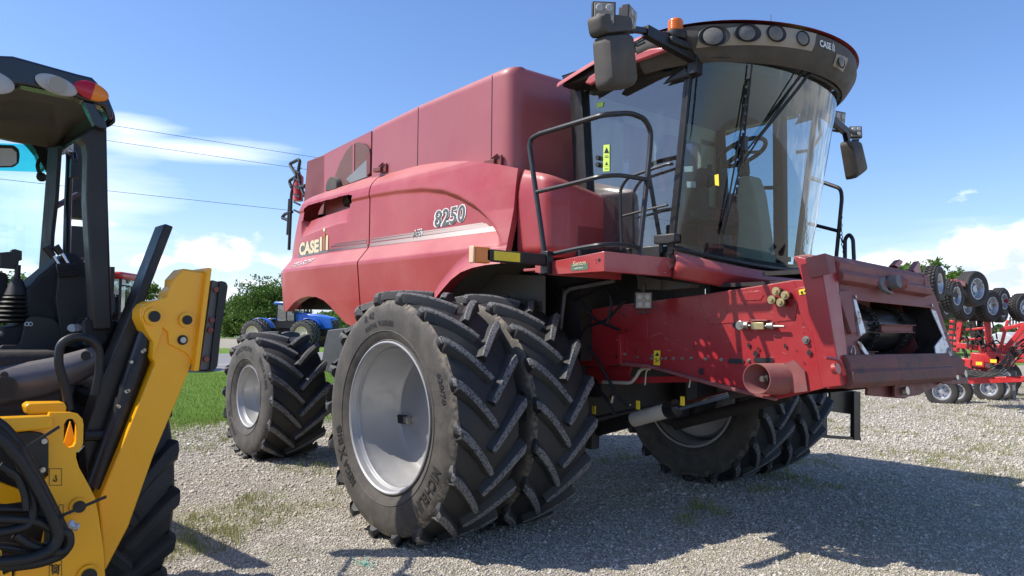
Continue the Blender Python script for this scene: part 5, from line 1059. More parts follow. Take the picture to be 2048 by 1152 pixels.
for _ in range(60):
    a_ = r_.uniform(0, 6.28); d_ = r_.gauss(0, .045); x_, y_ = pp[0]+d_*math.cos(a_)*1.4, pp[1]+d_*math.sin(a_); s_ = r_.uniform(.004, .012); b.add([(x_+s_, y_, .012), (x_, y_+s_, .022), (x_-s_, y_, .012), (x_, y_-s_, .02)], [(0, 1, 2, 3)])
o = mk('paint_spill', b, 'paint_spill', None); tag(o, 'small teal spray paint mark on the gravel below the front wheel', 'paint'); o['kind'] = 'stuff'
# ------------------------------------------------------------------ power lines
for i, (z0, dx) in enumerate([(12.75, 0), (12.05, .9), (9.05, 0)]):
    b = MB(); b.tube([(-42-dx, y, z0+.9*((y+5)/40)**2*.25-.1) for y in range(-95, 86, 6)], .013, 5)
    tag(mk('power_line', b, 'hose_black', None), ['topmost of the three overhead wires in the left sky', 'middle one of the three overhead wires in the left sky', 'lowest of the three overhead wires, seen through the yellow machine cab'][i], 'power line', 'overhead wires along the road')
for y_, lab in ((36, 'wooden utility pole beyond the road hidden behind the combine'), ):
    b = MB(); b.cyl((-42.3, y_, 0), (-42.3, y_, 13.6), .17, .12, 12); b.box((-42.3, y_, 12.7), (2.4, .12, .12)); tag(mk('utility_pole', b, 'bark', None), lab, 'pole')
# ------------------------------------------------------------------ trees
def tree(name, loc, h, cw, label, seed, n=16000, leaf=.13, mat='leaf', cat='tree', group=None, lobes=9, low=.22):
    r = random.Random(seed); g = np.random.default_rng(seed); t = thing(name, label, cat, loc, group); b = MB(); th = h*.3
    b.tube([(0, 0, 0), (.05, 0, th*.5), (0, .05, th), (.1, 0, h*.7)], .2, 8, rad=[h*.028, h*.022, h*.018, h*.006]); cs = []
    for i in range(lobes):
        a = i*2.4+r.uniform(-.4, .4); z = h*(low+(.88-low)*(i+.5)/lobes); f = math.sin(math.pi*min(1, max(.12, (z/h-low+.12)/(1.05-low+.12))))**.7; rad = cw*.5*f*r.uniform(.35, .75); c = (rad*math.cos(a), rad*math.sin(a), z); s = cw*r.uniform(.16, .27)
        cs.append((c, s)); b.tube([(0, 0, min(th, z*.7)), (c[0]*.5, c[1]*.5, z*.8), c], .1, 6, rad=[h*.012, h*.007, h*.003])
    cs.append(((0, 0, h*.86), cw*.16)); cs.append(((0, 0, h*.6), cw*.28)); mk('trunk', b, 'bark', t, org=(0, 0, 0))
    # clumps on the shell of every lobe
    cl = []
    for c, s in cs:
        for _ in range(max(8, int(26*(s/(cw*.2))**2))):
            v = g.normal(0, 1, 3); v /= np.linalg.norm(v); cl.append((np.array(c)+v*np.array((1, 1, .8))*s*g.uniform(.45, 1.12), s*g.uniform(.12, .34)))
    w = np.array([x[1]**2 for x in cl]); idx = g.choice(len(cl), n, p=w/w.sum()); C_ = np.array([x[0] for x in cl])[idx]; S_ = np.array([x[1] for x in cl])[idx]
    P = C_+g.normal(0, .55, (n, 3))*S_[:, None]*np.array((1, 1, .75)); P[:, 2] = np.maximum(P[:, 2], .2); a = g.normal(0, 1, (n, 3)); a /= np.linalg.norm(a, axis=1)[:, None]; c = np.cross(a, g.normal(0, 1, (n, 3))); c /= np.linalg.norm(c, axis=1)[:, None]; l = leaf*g.uniform(.6, 1.4, n)[:, None]
    V = np.stack([P-a*l, P-c*l*.5, P+a*l, P+c*l*.5], 1).reshape(-1, 3); F = (np.array([0, 1, 2, 3])[None]+4*np.arange(n)[:, None]); np_mesh('crown', V, F, mat, t); return t
def gp(px, depth, z=0): 
    v = _d+_r*(px-1024)/F_PX; h_ = math.hypot(v[0], v[1]); return (CAM[0]+v[0]/h_*depth, CAM[1]+v[1]/h_*depth, z)
tree('broadleaf_tree', gp(540, 92), 6.6, 9.5, 'broad green tree directly behind the blue tractors, trunk half hidden by the combine', 3, 17000, .15, lobes=13, low=.16)
tree('broadleaf_tree', gp(482, 96), 4.8, 5.5, 'smaller rounded tree at the left edge of the clump behind the blue tractors', 4, 12000, .16, 'leaf_light', low=.1)
tree('broadleaf_tree', gp(262, 75), 6.3, 4.0, 'thin tree top rising right behind the red tractor cab', 5, 9000, .14, 'leaf_light')
tree('broadleaf_tree', gp(2, 60), 4.6, 5, 'bushy tree seen through the window of the yellow machine', 6, 12000, .13, 'leaf_light', low=.08)
tree('broadleaf_tree', gp(1785, 62), 6.5, 5.0, 'left one of the two tree tops above the red header mount', 7, 12000, .12, 'leaf_light', low=.3)
tree('broadleaf_tree', gp(1852, 60), 6.7, 5.6, 'right one of the two tree tops above the red header mount', 8, 14000, .12, 'leaf_light', low=.3)
tree('broadleaf_tree', gp(1650, 70), 6.2, 4, 'small tree top glimpsed between the cab ladder rail and the header mount', 9, 6000, .12, 'leaf_light', low=.3)
g_ = np.random.default_rng(9); n = 60000; dd = g_.uniform(330, 420, n); pxx = g_.uniform(-400, 2400, n); V0 = np.array([gp(p, d) for p, d in zip(pxx, dd)]); hh = 5+3.5*np.sin(pxx*.021)+2*np.sin(pxx*.057)+1.2*np.sin(pxx*.13); V0[:, 2] = g_.uniform(0, 1, n)*np.maximum(1.5, hh)
a = g_.normal(0, 1, (n, 3)); c = np.cross(a, g_.normal(0, 1, (n, 3))); a /= np.linalg.norm(a, axis=1)[:, None]; c /= np.linalg.norm(c, axis=1)[:, None]; l = .9; V = np.stack([V0-a*l, V0-c*l*.6, V0+a*l, V0+c*l*.6], 1).reshape(-1, 3)
o = np_mesh('distant_woods', V, np.array([0, 1, 2, 3])[None]+4*np.arange(n)[:, None], 'leaf'); tag(o, 'low dark line of woods on the horizon', 'woods'); o['kind'] = 'stuff'
# ------------------------------------------------------------------ backhoe loader at the left edge
bk = thing('backhoe_loader', 'yellow and black backhoe loader seen from behind at the left edge of the picture', 'backhoe loader', (0.2, -5.2, 0))
def tp(name, pts, ax, val, th, m, parent=bk, bevel=.004, rnd=0, smooth=35):
    P = [at(x, y, ax, val) for x, y in pts]
    if rnd: P = round_poly(P, rnd, 4)
    o = [0, 0, 0]; o[ax] = th; b = MB(); b.poly(P, o); return mk(name, b, m, parent, bevel=bevel, smooth=smooth)
XR = 1.05
top_ = [(-260, 92), (-60, 104), (0, 110), (26, 111), (52, 118), (104, 132.6), (156, 147), (185, 154), (195, 164), (214, 189), (227, 222), (228, 235), (219, 242)]
bot_ = [(210, 214), (191, 206), (167, 200), (146, 191), (100, 181), (47, 170), (29, 170), (0, 180), (-60, 178), (-260, 160)]
b = MB(); Pq = [at(x, y, 0, XR) for x, y in top_+bot_]; b.poly(Pq, (-.10, 0, 0)); roof_b = mk('cab_roof', b, 'black_gloss' if 'black_gloss' in MATS else 'black_paint', bk, bevel=.02)
b = MB(); T_ = [at(x, y, 0, XR-.05) for x, y in top_]; b.grid(lambda u, v: (lambda p: (p[0]-1.75*v, p[1]-.02*v, p[2]+.05*math.sin(v*math.pi)-.02))(tuple(np.array([np.interp(u, np.linspace(0, 1, len(T_)), [q[i] for q in T_]) for i in range(3)]))), 40, 10); mk('roof_shell', b, 'black_paint', roof_b, solid=.015)
fr_ = [(-260, 262), (0, 275), (52, 288), (96, 295), (117, 293), (167, 272)]; re_ = [(-260, 160), (0, 182), (47, 172), (100, 183), (146, 192), (200, 212)]
def inter(pts, u, ax, val): x = np.interp(u, np.linspace(0, 1, len(pts)), [p[0] for p in pts]); y = np.interp(u, np.linspace(0, 1, len(pts)), [p[1] for p in pts]); return Vector(at(x, y, ax, val))
pm('black_gloss', (.008, .008, .010), .25, coat=.5); pm('roof_lining', (.075, .068, .058), .8, bump=(90, .2), var=.25); roof_b.data.materials[0] = MATS['black_gloss']
b = MB()
def und(u, v):
    a = inter(re_, u, 0, XR-.03); c = inter(fr_, u, 0, -.15); p = a*(1-v)+c*v; w = math.sin(math.pi*u)*math.sin(math.pi*v); p.z += .035*w+(.02 if .25 < v < .6 and u < .7 else 0); return tuple(p)
b.grid(und, 30, 24); mk('roof_lining', b, 'roof_lining', roof_b, smooth=60)
def ell_lamp(px, py, rw, rh, tilt, mats, name, split=False):
    c = Vector(at(px, py, 0, XR+.01)); s = 3.7/F_PX; b = MB(); n = 32; m = 8
    for hm in ((0, 1) if split else (0,)):
        vs = []; 
        for k in range(m+1):
            for i in range(n):
                a = 2*math.pi*i/n; rr = math.cos(k/m*math.pi/2); y0 = rw*s*1.2*math.cos(a)*rr; z0 = rh*s*math.sin(a)*rr
                if split: y0 = min(y0, .1*s*rw) if hm == 0 else max(y0, .1*s*rw)
                vs.append((c.x+.015*math.sin(k/m*math.pi/2), c.y+y0*math.cos(tilt)-z0*math.sin(tilt), c.z+y0*math.sin(tilt)+z0*math.cos(tilt)))
        b.add(vs, [(k*n+i, k*n+(i+1) % n, (k+1)*n+(i+1) % n, (k+1)*n+i) for k in range(m) for i in range(n)], hm)
    return mk(name, b, mats, roof_b, smooth=60)
ell_lamp(183, 182, 27, 18, -.22, ['lens_red', 'lens_amber'], 'tail_lamp', True); l1 = ell_lamp(113, 170, 31, 18, -.22, ['led_glass'], 'work_lamp'); l2 = ell_lamp(-22, 162, 34, 22, -.1, ['led_glass'], 'work_lamp')
b = MB(); c = at(115, 170, 0, XR+.05); b.cyl(c, (c[0]+.006, c[1], c[2]), .038, n=24); mk('lamp_bulb', b, 'lamp_trim', l1)
tp('rear_cab_post', [(158, 274), (175, 262), (190, 248), (214, 244), (217, 400), (222, 560), (226, 660), (188, 660), (180, 525), (173, 400), (175, 310), (172, 288)], 0, .98, -.12, 'black_plastic', bevel=.012)
tp('roof_corner_trim', [(167, 202), (187, 207), (213, 246), (214, 258), (200, 256), (190, 250)], 0, 1.04, -.06, 'black_gloss')
tp('front_cab_post', [(96, 295), (117, 293), (110, 400), (102, 470), (99, 535), (76, 553), (84, 450), (92, 350)], 1, -4.83, .02, 'interior_dark')
b = MB(); q = lambda x, y: at(x, y, 1, -4.70)
b.tube(round_path([q(115, 299), q(130, 296), q(140, 306), q(139, 340), q(136, 400), q(132, 550)], .06), .022, 8); b.tube(round_path([q(115, 309), q(140, 303), q(150, 305), q(152, 325)], .03), .01, 6); b.box(q(150, 337), (.05, .05, .11)); b.tube([q(136, 400), q(136, 520)], .016); mk('mirror_bracket', b, 'black_paint', bk)
b = MB(); b.tube([(-.45, -4.75, 2.35), (-.75, -4.55, 2.5), (-.95, -4.37, 2.5)], .02); b.box((-1.10, -4.44, 2.68), (.16, .18, .60)); b.box((-1.10, -4.45, 2.2), (.14, .14, .24)); b.tube([(-.45, -4.75, 2.0), (-1.05, -4.37, 2.1), (-1.05, -4.37, 2.9)], .018); mk('side_mirror', b, 'black_plastic', bk, bevel=.03)  # set unseen behind the rear post and enlarged to shade the front tyre
# windscreen at the far end of the cab
b = MB(); b.add([at(x, y, 0, -.60) for x, y in [(-400, 275), (100, 292), (82, 640), (-400, 660)]], [(0, 1, 2, 3)]); glass('loader_glass', (.74, .90, .88), 0, 1, .02); wsb = mk('windscreen', b, 'loader_glass', bk, smooth=0)
b = MB(); b.add([at(x, y, 0, -.597) for x, y in [(-300, 275), (100, 290), (97, 345), (-300, 330)]], [(0, 1, 2, 3)]); mk('tint_strip', b, 'tint_strip', wsb, smooth=0)
tp('interior_mirror', [(-30, 290), (26, 292), (36, 300), (38, 312), (36, 328), (26, 335), (-30, 336)], 0, .1, .03, 'black_plastic', rnd=.01); tp('mirror_glass', [(-30, 296), (24, 297), (33, 305), (33, 326), (22, 332), (-30, 332)], 0, .135, .002, 'tank_grey', bevel=0)
b = MB(); b.tube(round_path([at(x, y, 0, -.5) for x, y in [(95, 315), (80, 316), (74, 330), (78, 345), (84, 356)]], .02), .012, 6); b.ball(at(83, 354, 0, -.5), .03, 6); b.tube([at(x, y, 0, -.5) for x, y in [(73, 352), (83, 354), (90, 362)]], .008, 5); b.tr([(92, 345), (103, 290), (60, 288), (70, 300)], 0, -.5, .02); mk('hand_hold', b, 'interior_dark', bk)
# console, seat and levers
tp('control_console', [(53, 575), (61, 571), (76, 553), (91, 541), (112, 523), (137, 504), (155, 508), (173, 526), (197, 553), (216, 578), (225, 635), (225, 700), (108, 722), (0, 742), (-200, 760), (-200, 690), (0, 668), (8, 655), (45, 650), (50, 620)], 0, .55, -.4, 'interior_dark', bevel=.02)
tp('console_cover', [(52, 640), (62, 632), (105, 636), (118, 646), (128, 690), (120, 715), (0, 735), (0, 690), (40, 690)], 0, .60, -.05, 'black_plastic', rnd=.02); tp('console_shoulder', [(118, 548), (167, 550), (182, 582), (175, 590), (176, 626), (169, 700), (125, 690), (112, 600)], 0, .62, -.08, 'black_plastic', rnd=.01)
b = MB(); b.grid(lambda u, v: tuple(Vector(at(175+42*u, 548+34*u-40*(1-u)*0-(1-v)*30, 0, .72-.1*v))), 6, 4); mk('lever_gaiter_cover', b, 'black_plastic', bk, solid=.01)
b = MB()
for (x0, y0, x1, y1) in [(103, 505, 120, 532), (121, 503, 138, 529)]: b.cyl(at(x0, y0, 0, .62), at(x1, y1, 0, .62), .008, n=8, mi=0)
for (x0, y0, x1, y1) in [(91, 493, 106, 513), (110, 492, 122, 508)]: b.cyl(at(x0, y0, 0, .62), at(x1, y1, 0, .62), .02, .017, n=10, mi=1)
for i in range(5): b.tube([at(113+4*i/4, 533+i*4.5, 0, .62), at(152+4*i/4, 530+i*4.5, 0, .62)], .016, 6, mi=1)
mk('control_lever', b, ['chrome', 'black_plastic'], bk)
b = MB(); b.tube([at(36, 530, 0, .5), at(34, 560, 0, .5)], .014)
b.tube([at(34, 558, 0, .5), at(33, 590, 0, .5)], .04, 10, rad=[.025, .055])
for i in range(6): b.ball(at(32-i*1.5, 596+i*9, 0, .5), (.06+.006*i, .06+.006*i, .014), 8)
b.tr([(0, 505), (24, 503), (24, 499), (30, 498), (44, 502), (44, 520), (38, 522), (36, 538), (0, 535)], 0, .5, -.06); mk('joystick', b, 'black_plastic', bk)
tp('operator_seat', [(-80, 540), (0, 544), (14, 546), (16, 560), (12, 600), (2, 622), (-80, 640)], 0, .4, -.3, 'interior_dark', rnd=.03)
b = MB()
for y_ in (0, 1): p = at(54+7*y_, 648, 0, .603); b.tube([(p[0], p[1]+.009*math.cos(t), p[2]+.009*math.sin(t)) for t in [i*math.pi/5 for i in range(10)]], .002, 4, closed=True)
p = at(144, 656, 0, .63); b.cyl((p[0]-.03, p[1], p[2]), (p[0]+.01, p[1], p[2]), .02, n=12); mk('switch', b, 'white_plastic', bk)
# grey curved skirt
def skirt(u, v):
    x = -250+u*(250+198); yt = np.interp(x, [-250, 0, 106, 188, 198], [760, 737, 718, 696, 694]); yb = np.interp(x, [-250, 0, 92, 154, 198], [830, 808, 790, 765, 738]); p = Vector(at(x, yt+(yb-yt)*v, 0, 1.0+.12*math.sin(v*math.pi)*.5)); return tuple(p)
b = MB(); b.grid(skirt, 30, 8); sk = mk('rear_skirt', b, 'grey_panel', bk, solid=.02, smooth=60)
b = MB(); c = at(8, 776, 0, 1.08)
b.cyl(c, (c[0]+.01, c[1], c[2]), .052, n=24)
for i in range(-3, 4): b.box((c[0]+.013, c[1], c[2]+i*.012), (.006, .08, .004), mi=1)
c = at(8, 750, 0, 1.07); b.cyl(c, (c[0]+.01, c[1], c[2]), .016, n=12); c = at(171, 711, 0, 1.06); b.cyl(c, (c[0]+.01, c[1], c[2]), .022, n=12); mk('speaker_grille', b, ['black_plastic', 'dark_machinery'], sk)
tp('rear_fender', [(170, 630), (225, 640), (249, 647), (256, 655), (230, 690), (205, 740), (190, 790), (180, 700)], 0, .90, -.9, 'grey_fender' if 'grey_fender' in MATS else 'black_gloss', rnd=.03, bevel=.02)
tp('side_marker_lamp', [(169, 640), (200, 640), (216, 650), (214, 680), (195, 700), (170, 690)], 0, .95, -.05, 'interior_dark', rnd=.01)
b = MB(); b.tube(round_path([at(x, y, 0, 1.22) for x, y in [(138, 820), (132, 780), (116, 725), (120, 688), (146, 673), (178, 676), (198, 695), (199, 740), (189, 790)]], .08), .019, 10); mk('looped_hose', b, 'hose_black', bk)
b = MB(); b.box2((-.6, -6.0, .55), (1.0, -4.95, 1.25)); b.box2((.4, -6.2, 1.2), (1.0, -4.9, 1.5)); b.box2((-3.4, -5.95, .7), (-.6, -5.15, 1.55)); b.box2((-3.2, -5.0, .6), (-.5, -4.85, .8)); mk('chassis', b, 'dark_machinery', bk, bevel=.04)
b = MB(); b.box2((-3.4, -5.9, 1.1), (-.8, -5.2, 1.62)); mk('hood', b, 'yellow_paint', bk, bevel=.08)
b = MB(); b.beam((-.9, -4.72, 1.62), (-3.6, -4.72, 1.3), .10, .22); b.beam((-3.6, -4.72, 1.3), (-4.4, -4.72, .5), .10, .22); b.beam((-.9, -6.35, 1.62), (-3.6, -6.35, 1.3), .10, .22); b.box2((-4.9, -6.6, .15), (-4.3, -4.5, .9)); b.beam((-1.0, -4.8, 1.0), (-1.0, -4.8, 1.7), .1, .12); mk('loader_arm', b, 'yellow_paint', bk, bevel=.02)
# rear wheels
bt = to_mesh('backhoe_tyre', tyre_mb(.73, .235, .37, 17, .045, (), (.05, .075), .34, 5), ['rubber', 'rubber', 'rubber', 'rubber'])
br = to_mesh('backhoe_rim', rim_mb(.375, .19, .16), ['yellow_paint'])
for x, y, s in [(.15, -4.56, -1), (.15, -6.5, 1)]:
    w = mk('wheel', br, None, bk); w.location = (x-.2, y+5.2, .73); w.scale = (1, s, 1); mk('tyre', bt, None, w)
for y in (-4.9, -6.2):
    w = mk('wheel', br, None, bk); w.location = (-2.7-.2, y+5.2, .5); w.scale = (.68, .68, .68); mk('tyre', bt, None, w)
# stabiliser arm, guard beam, carriage
tp('stabiliser_guard', [(330, 447), (347, 453), (281, 625), (276, 640), (290, 668), (303, 700), (308, 728), (240, 880), (200, 985), (178, 975), (168, 880), (203, 765), (257, 637)], 0, 1.12, -.16, 'black_paint', bevel=.006)
b = MB(); b.tube([at(296, 668, 0, 1.16), at(190, 975, 0, 1.16)], .045, 14); b.tube([at(303, 650, 0, 1.17), at(285, 700, 0, 1.17)], .03, 10); b.tube([at(215, 870, 0, 1.14), at(168, 872, 0, 1.14)], .025); cylb = mk('stabiliser_cylinder', b, 'black_paint', bk)
b = MB()
for x, y in [(284, 703), (288, 700), (252, 783), (256, 781), (262, 724), (237, 813)]: p = at(x, y, 0, 1.20); b.cyl((p[0]-.02, p[1], p[2]), (p[0]+.012, p[1], p[2]), .008, n=8)
mk('guard_bolt', b, 'steel', bk)
arm_pts = [(280, 637), (281, 620), (288, 609), (300, 602), (320, 599), (332, 596), (334, 584), (346, 572), (347, 558), (366, 537), (416, 544), (403, 700), (392, 742), (384, 726), (360, 786), (308, 909), (257, 1053), (211, 1141), (198, 1002), (241, 899), (311, 727), (303, 714), (306, 683), (290, 660)]
tp('stabiliser_arm', arm_pts, 0, 1.26, -.14, 'yellow_paint', bevel=.006)
sa = [o for o in bk.children if o.name.startswith('stabiliser_arm')][0]
tp('arm_side_plate', [(283, 636), (290, 612), (305, 603), (334, 594), (338, 580), (347, 560), (366, 540), (412, 546), (398, 705), (385, 722), (372, 705), (338, 688), (336, 664), (326, 655), (318, 690), (306, 716), (306, 683), (291, 660)], 0, 1.275, -.02, 'yellow_paint', sa, bevel=.004)
tp('pad_flange', [(416, 535), (424, 537), (398, 742), (388, 742)], 0, 1.31, -.22, 'yellow_paint', sa, bevel=.003)
tp('pad_bracket', [(425, 560), (439, 564), (419, 740), (399, 741)], 0, 1.27, -.16, 'pad_steel' if 'pad_steel' in MATS else 'grey_cast', bk, bevel=.003)
tp('rubber_pad', [(440, 561), (452, 564), (456, 572), (446, 640), (443, 652), (435, 733), (426, 743), (400, 743), (420, 741)], 0, 1.29, -.22, 'rubber', bk, bevel=.01, rnd=.012)
b = MB()
for x, y, r0, m in [(307, 633, .042, 0), (372.5, 640, .036, 0)]:
    c = at(x, y, 0, 1.278); b.cyl(c, (c[0]+.012, c[1], c[2]), r0, n=28, mi=1); b.cyl((c[0]+.012, c[1], c[2]), (c[0]+.02, c[1], c[2]), r0*.62, n=24, mi=0)
c = at(365, 680, 0, 1.277); b.cyl(c, (c[0]+.003, c[1], c[2]), .024, n=20, mi=0); b.cyl(c, (c[0]+.014, c[1], c[2]), .014, n=14, mi=2)
for x, y in [(405, 607), (399, 643), (392, 690), (385, 733), (408, 565)]: p = at(x, y, 0, 1.26); b.cyl((p[0], p[1]-.01, p[2]), (p[0], p[1]+.02, p[2]), .011, n=8, mi=2)
mk('pivot_pin', b, ['hose_black', 'yellow_paint', 'steel'], sa)
b = MB()
for x, y in [(432, 579), (423, 640), (420, 660), (412, 718)]: p = at(x, y, 0, 1.275); b.cyl((p[0]-.01, p[1], p[2]), (p[0]+.012, p[1], p[2]), .014, n=8)
mk('bracket_bolt', b, 'red_worn', bk)
# carriage plate with a slotted ear
XC_ = 1.45
outer = [(100, 825), (142, 825), (156, 828), (165, 838), (167, 850), (166, 887), (161, 898), (152, 906), (152, 915), (158, 935), (181, 977), (190, 996), (197, 1032), (207, 1103), (212, 1180), (26, 1180), (40, 1110), (85, 1090), (95, 1040), (80, 1000), (84, 965), (97, 950), (97, 880), (86, 866), (60, 862), (19, 865), (0, 860), (-120, 870), (-120, 842), (0, 836), (98, 831)]
slot_ = [(141, 837), (134, 839), (128, 848), (127, 885), (132, 893), (140, 896), (148, 893), (152, 885), (154, 850), (149, 840)]
Po = [at(x, y, 0, XC_) for x, y in outer]; Ps = [at(x, y, 0, XC_) for x, y in slot_]
b = MB(); b.poly([Po[0], Po[1]]+[Ps[0]]+Ps[1:]+[Ps[0], Po[1]]+Po[2:], (-.035, 0, 0)); car = mk('carriage_plate', b, 'yellow_paint', bk, smooth=0)
tp('carriage_bar', [(-150, 845), (0, 836), (98, 832), (108, 836), (108, 853), (98, 858), (19, 866), (-150, 872)], 0, 1.52, -.07, 'yellow_paint', car, bevel=.008)
tp('carriage_ear', [(50, 812), (60, 806), (130, 805), (134, 815), (132, 826), (55, 830)], 0, 1.25, -.1, 'yellow_paint', car, bevel=.008); tp('ear_back_plate', [(141, 842), (156, 900), (124, 900)], 0, 1.38, -.02, 'yellow_paint', car)  # plain yellow plate visible through the slot
tp('slew_motor_cover', [(0, 868), (60, 862), (86, 866), (97, 880), (97, 940), (90, 950), (80, 962), (40, 964), (20, 955), (0, 935), (-60, 930), (-60, 870)], 0, 1.47, -.12, 'black_paint', bk, rnd=.01)
tp('kingpost_shade_fill', [(-60, 930), (0, 935), (20, 955), (40, 964), (84, 965), (80, 1000), (95, 1040), (85, 1090), (40, 1112), (26, 1190), (-60, 1190)], 0, 1.36, -.1, 'dark_machinery', bk, bevel=0)  # dark slab stands in for the shadow in the hollow
tp('lower_carriage', [(-50, 945), (30, 975), (52, 985), (50, 1003), (0, 1010), (-50, 1010)], 0, 1.40, -.04, 'yellow_paint', bk); tp('lower_clamp', [(-30, 1100), (4, 1100), (6, 1150), (24, 1142), (24, 1180), (-30, 1180)], 0, 1.62, -.1, 'yellow_paint', bk)
b = MB()
for x, y in [(88, 882), (84.6, 939)]: p = at(x, y, 0, 1.473); b.cyl(p, (p[0]+.012, p[1], p[2]), .011, n=12)
mk('cover_bolt', b, 'steel', bk)
b = MB()
for x, y, r0 in [(157, 1012, .024), (176, 1150, .03)]: c = at(x, y, 0, 1.452); b.cyl(c, (c[0]+.014, c[1], c[2]), r0*1.45, n=28, mi=1); b.cyl(c, (c[0]+.024, c[1], c[2]), r0, n=24)
mk('pivot_pin', b, ['hose_black', 'yellow_paint'], car)
b = MB()
def outl(x0, y0, x1, y1, w=1.1):
    for P_ in ([(x0, y0), (x1, y0), (x1, y0+w), (x0, y0+w)], [(x0, y1-w), (x1, y1-w), (x1, y1), (x0, y1)], [(x0, y0), (x0+w, y0), (x0+w, y1), (x0, y1)], [(x1-w, y0), (x1, y0), (x1, y1), (x1-w, y1)]): b.add([at(x, y, 0, 1.4525+.0004*len(b.f)/99) for x, y in P_], [(0, 1, 2, 3)])
outl(98, 937, 124, 971); outl(98, 1121, 124, 1160); outl(118, 1009, 127, 1032); c = at(111, 958, 0, 1.453)
b.tube([at(x, y, 0, 1.453) for x, y in [(112, 950), (112, 955), (114, 959), (112, 963), (108, 962), (107, 959)]], .0025, 5); b.tube([at(x, y, 0, 1.453) for x, y in [(100, 1132), (104, 1129), (108, 1132), (112, 1129), (116, 1132), (121, 1129)]], .002, 5); b.tube([at(111+7*math.cos(t), 1140+6*math.sin(t), 0, 1.453) for t in [i*math.pi/8 for i in range(16)]], .002, 5, closed=True); b.tube([at(111+3*math.cos(t), 1140+3*math.sin(t), 0, 1.453) for t in [i*math.pi/6 for i in range(12)]], .002, 5, closed=True); b.tube([at(104, 1131, 0, 1.453), at(106, 1150, 0, 1.453)], .002, 5); b.tube([at(118, 1131, 0, 1.453), at(116, 1150, 0, 1.453)], .002, 5)
mk('pictogram', b, 'black_letter', car, smooth=0)
hz = [[(-40, 830), (0, 848), (38, 890), (70, 950), (98, 1005), (118, 1045), (132, 1075), (134, 1095), (120, 1110), (80, 1125), (0, 1135), (-60, 1138)], [(-40, 840), (0, 865), (30, 900), (55, 960), (70, 1010), (62, 1050), (20, 1062), (-60, 1068)], [(-40, 850), (10, 880), (48, 930), (80, 985), (108, 1040), (118, 1075), (105, 1100), (60, 1118), (-60, 1130)], [(-60, 1015), (0, 1018), (60, 1018), (85, 1030), (100, 1055), (98, 1090), (70, 1105), (20, 1095), (-60, 1090)], [(-60, 1035), (20, 1038), (70, 1040), (110, 1060), (138, 1065), (139, 1090), (128, 1103), (100, 1104), (60, 1090), (30, 1070)], [(0, 930), (35, 950), (50, 990), (52, 1020)]]
for i, h in enumerate(hz):
    b = MB(); b.tube(round_path([at(x, y, 0, 1.60+.03*(i % 3)) for x, y in h], .09, 6), [.022, .019, .022, .019, .019, .013][i], 12); mk('hydraulic_hose', b, 'hose_black', bk, smooth=60)
b = MB(); b.cyl(at(137, 1050, 0, 1.52), at(156, 1055, 0, 1.52), .016, n=8); b.cyl(at(136, 1048, 0, 1.52), at(143, 1051, 0, 1.52), .022, n=6); b.cyl(at(154, 903, 0, 1.42), at(166, 890, 0, 1.42), .008, n=8); mk('hose_fitting', b, 'galvanised', bk)
b = MB(); b.beam(at(50, 897, 0, 1.66), at(119, 853, 0, 1.66), .004, .012); b.beam(at(124, 1031, 0, 1.62), at(213, 993, 0, 1.62), .004, .012); b.tube([at(x, y, 0, 1.66) for x, y in [(110, 1052), (120, 1035), (128, 1030)]], .006, 5); mk('cable_tie', b, 'hose_black', bk)
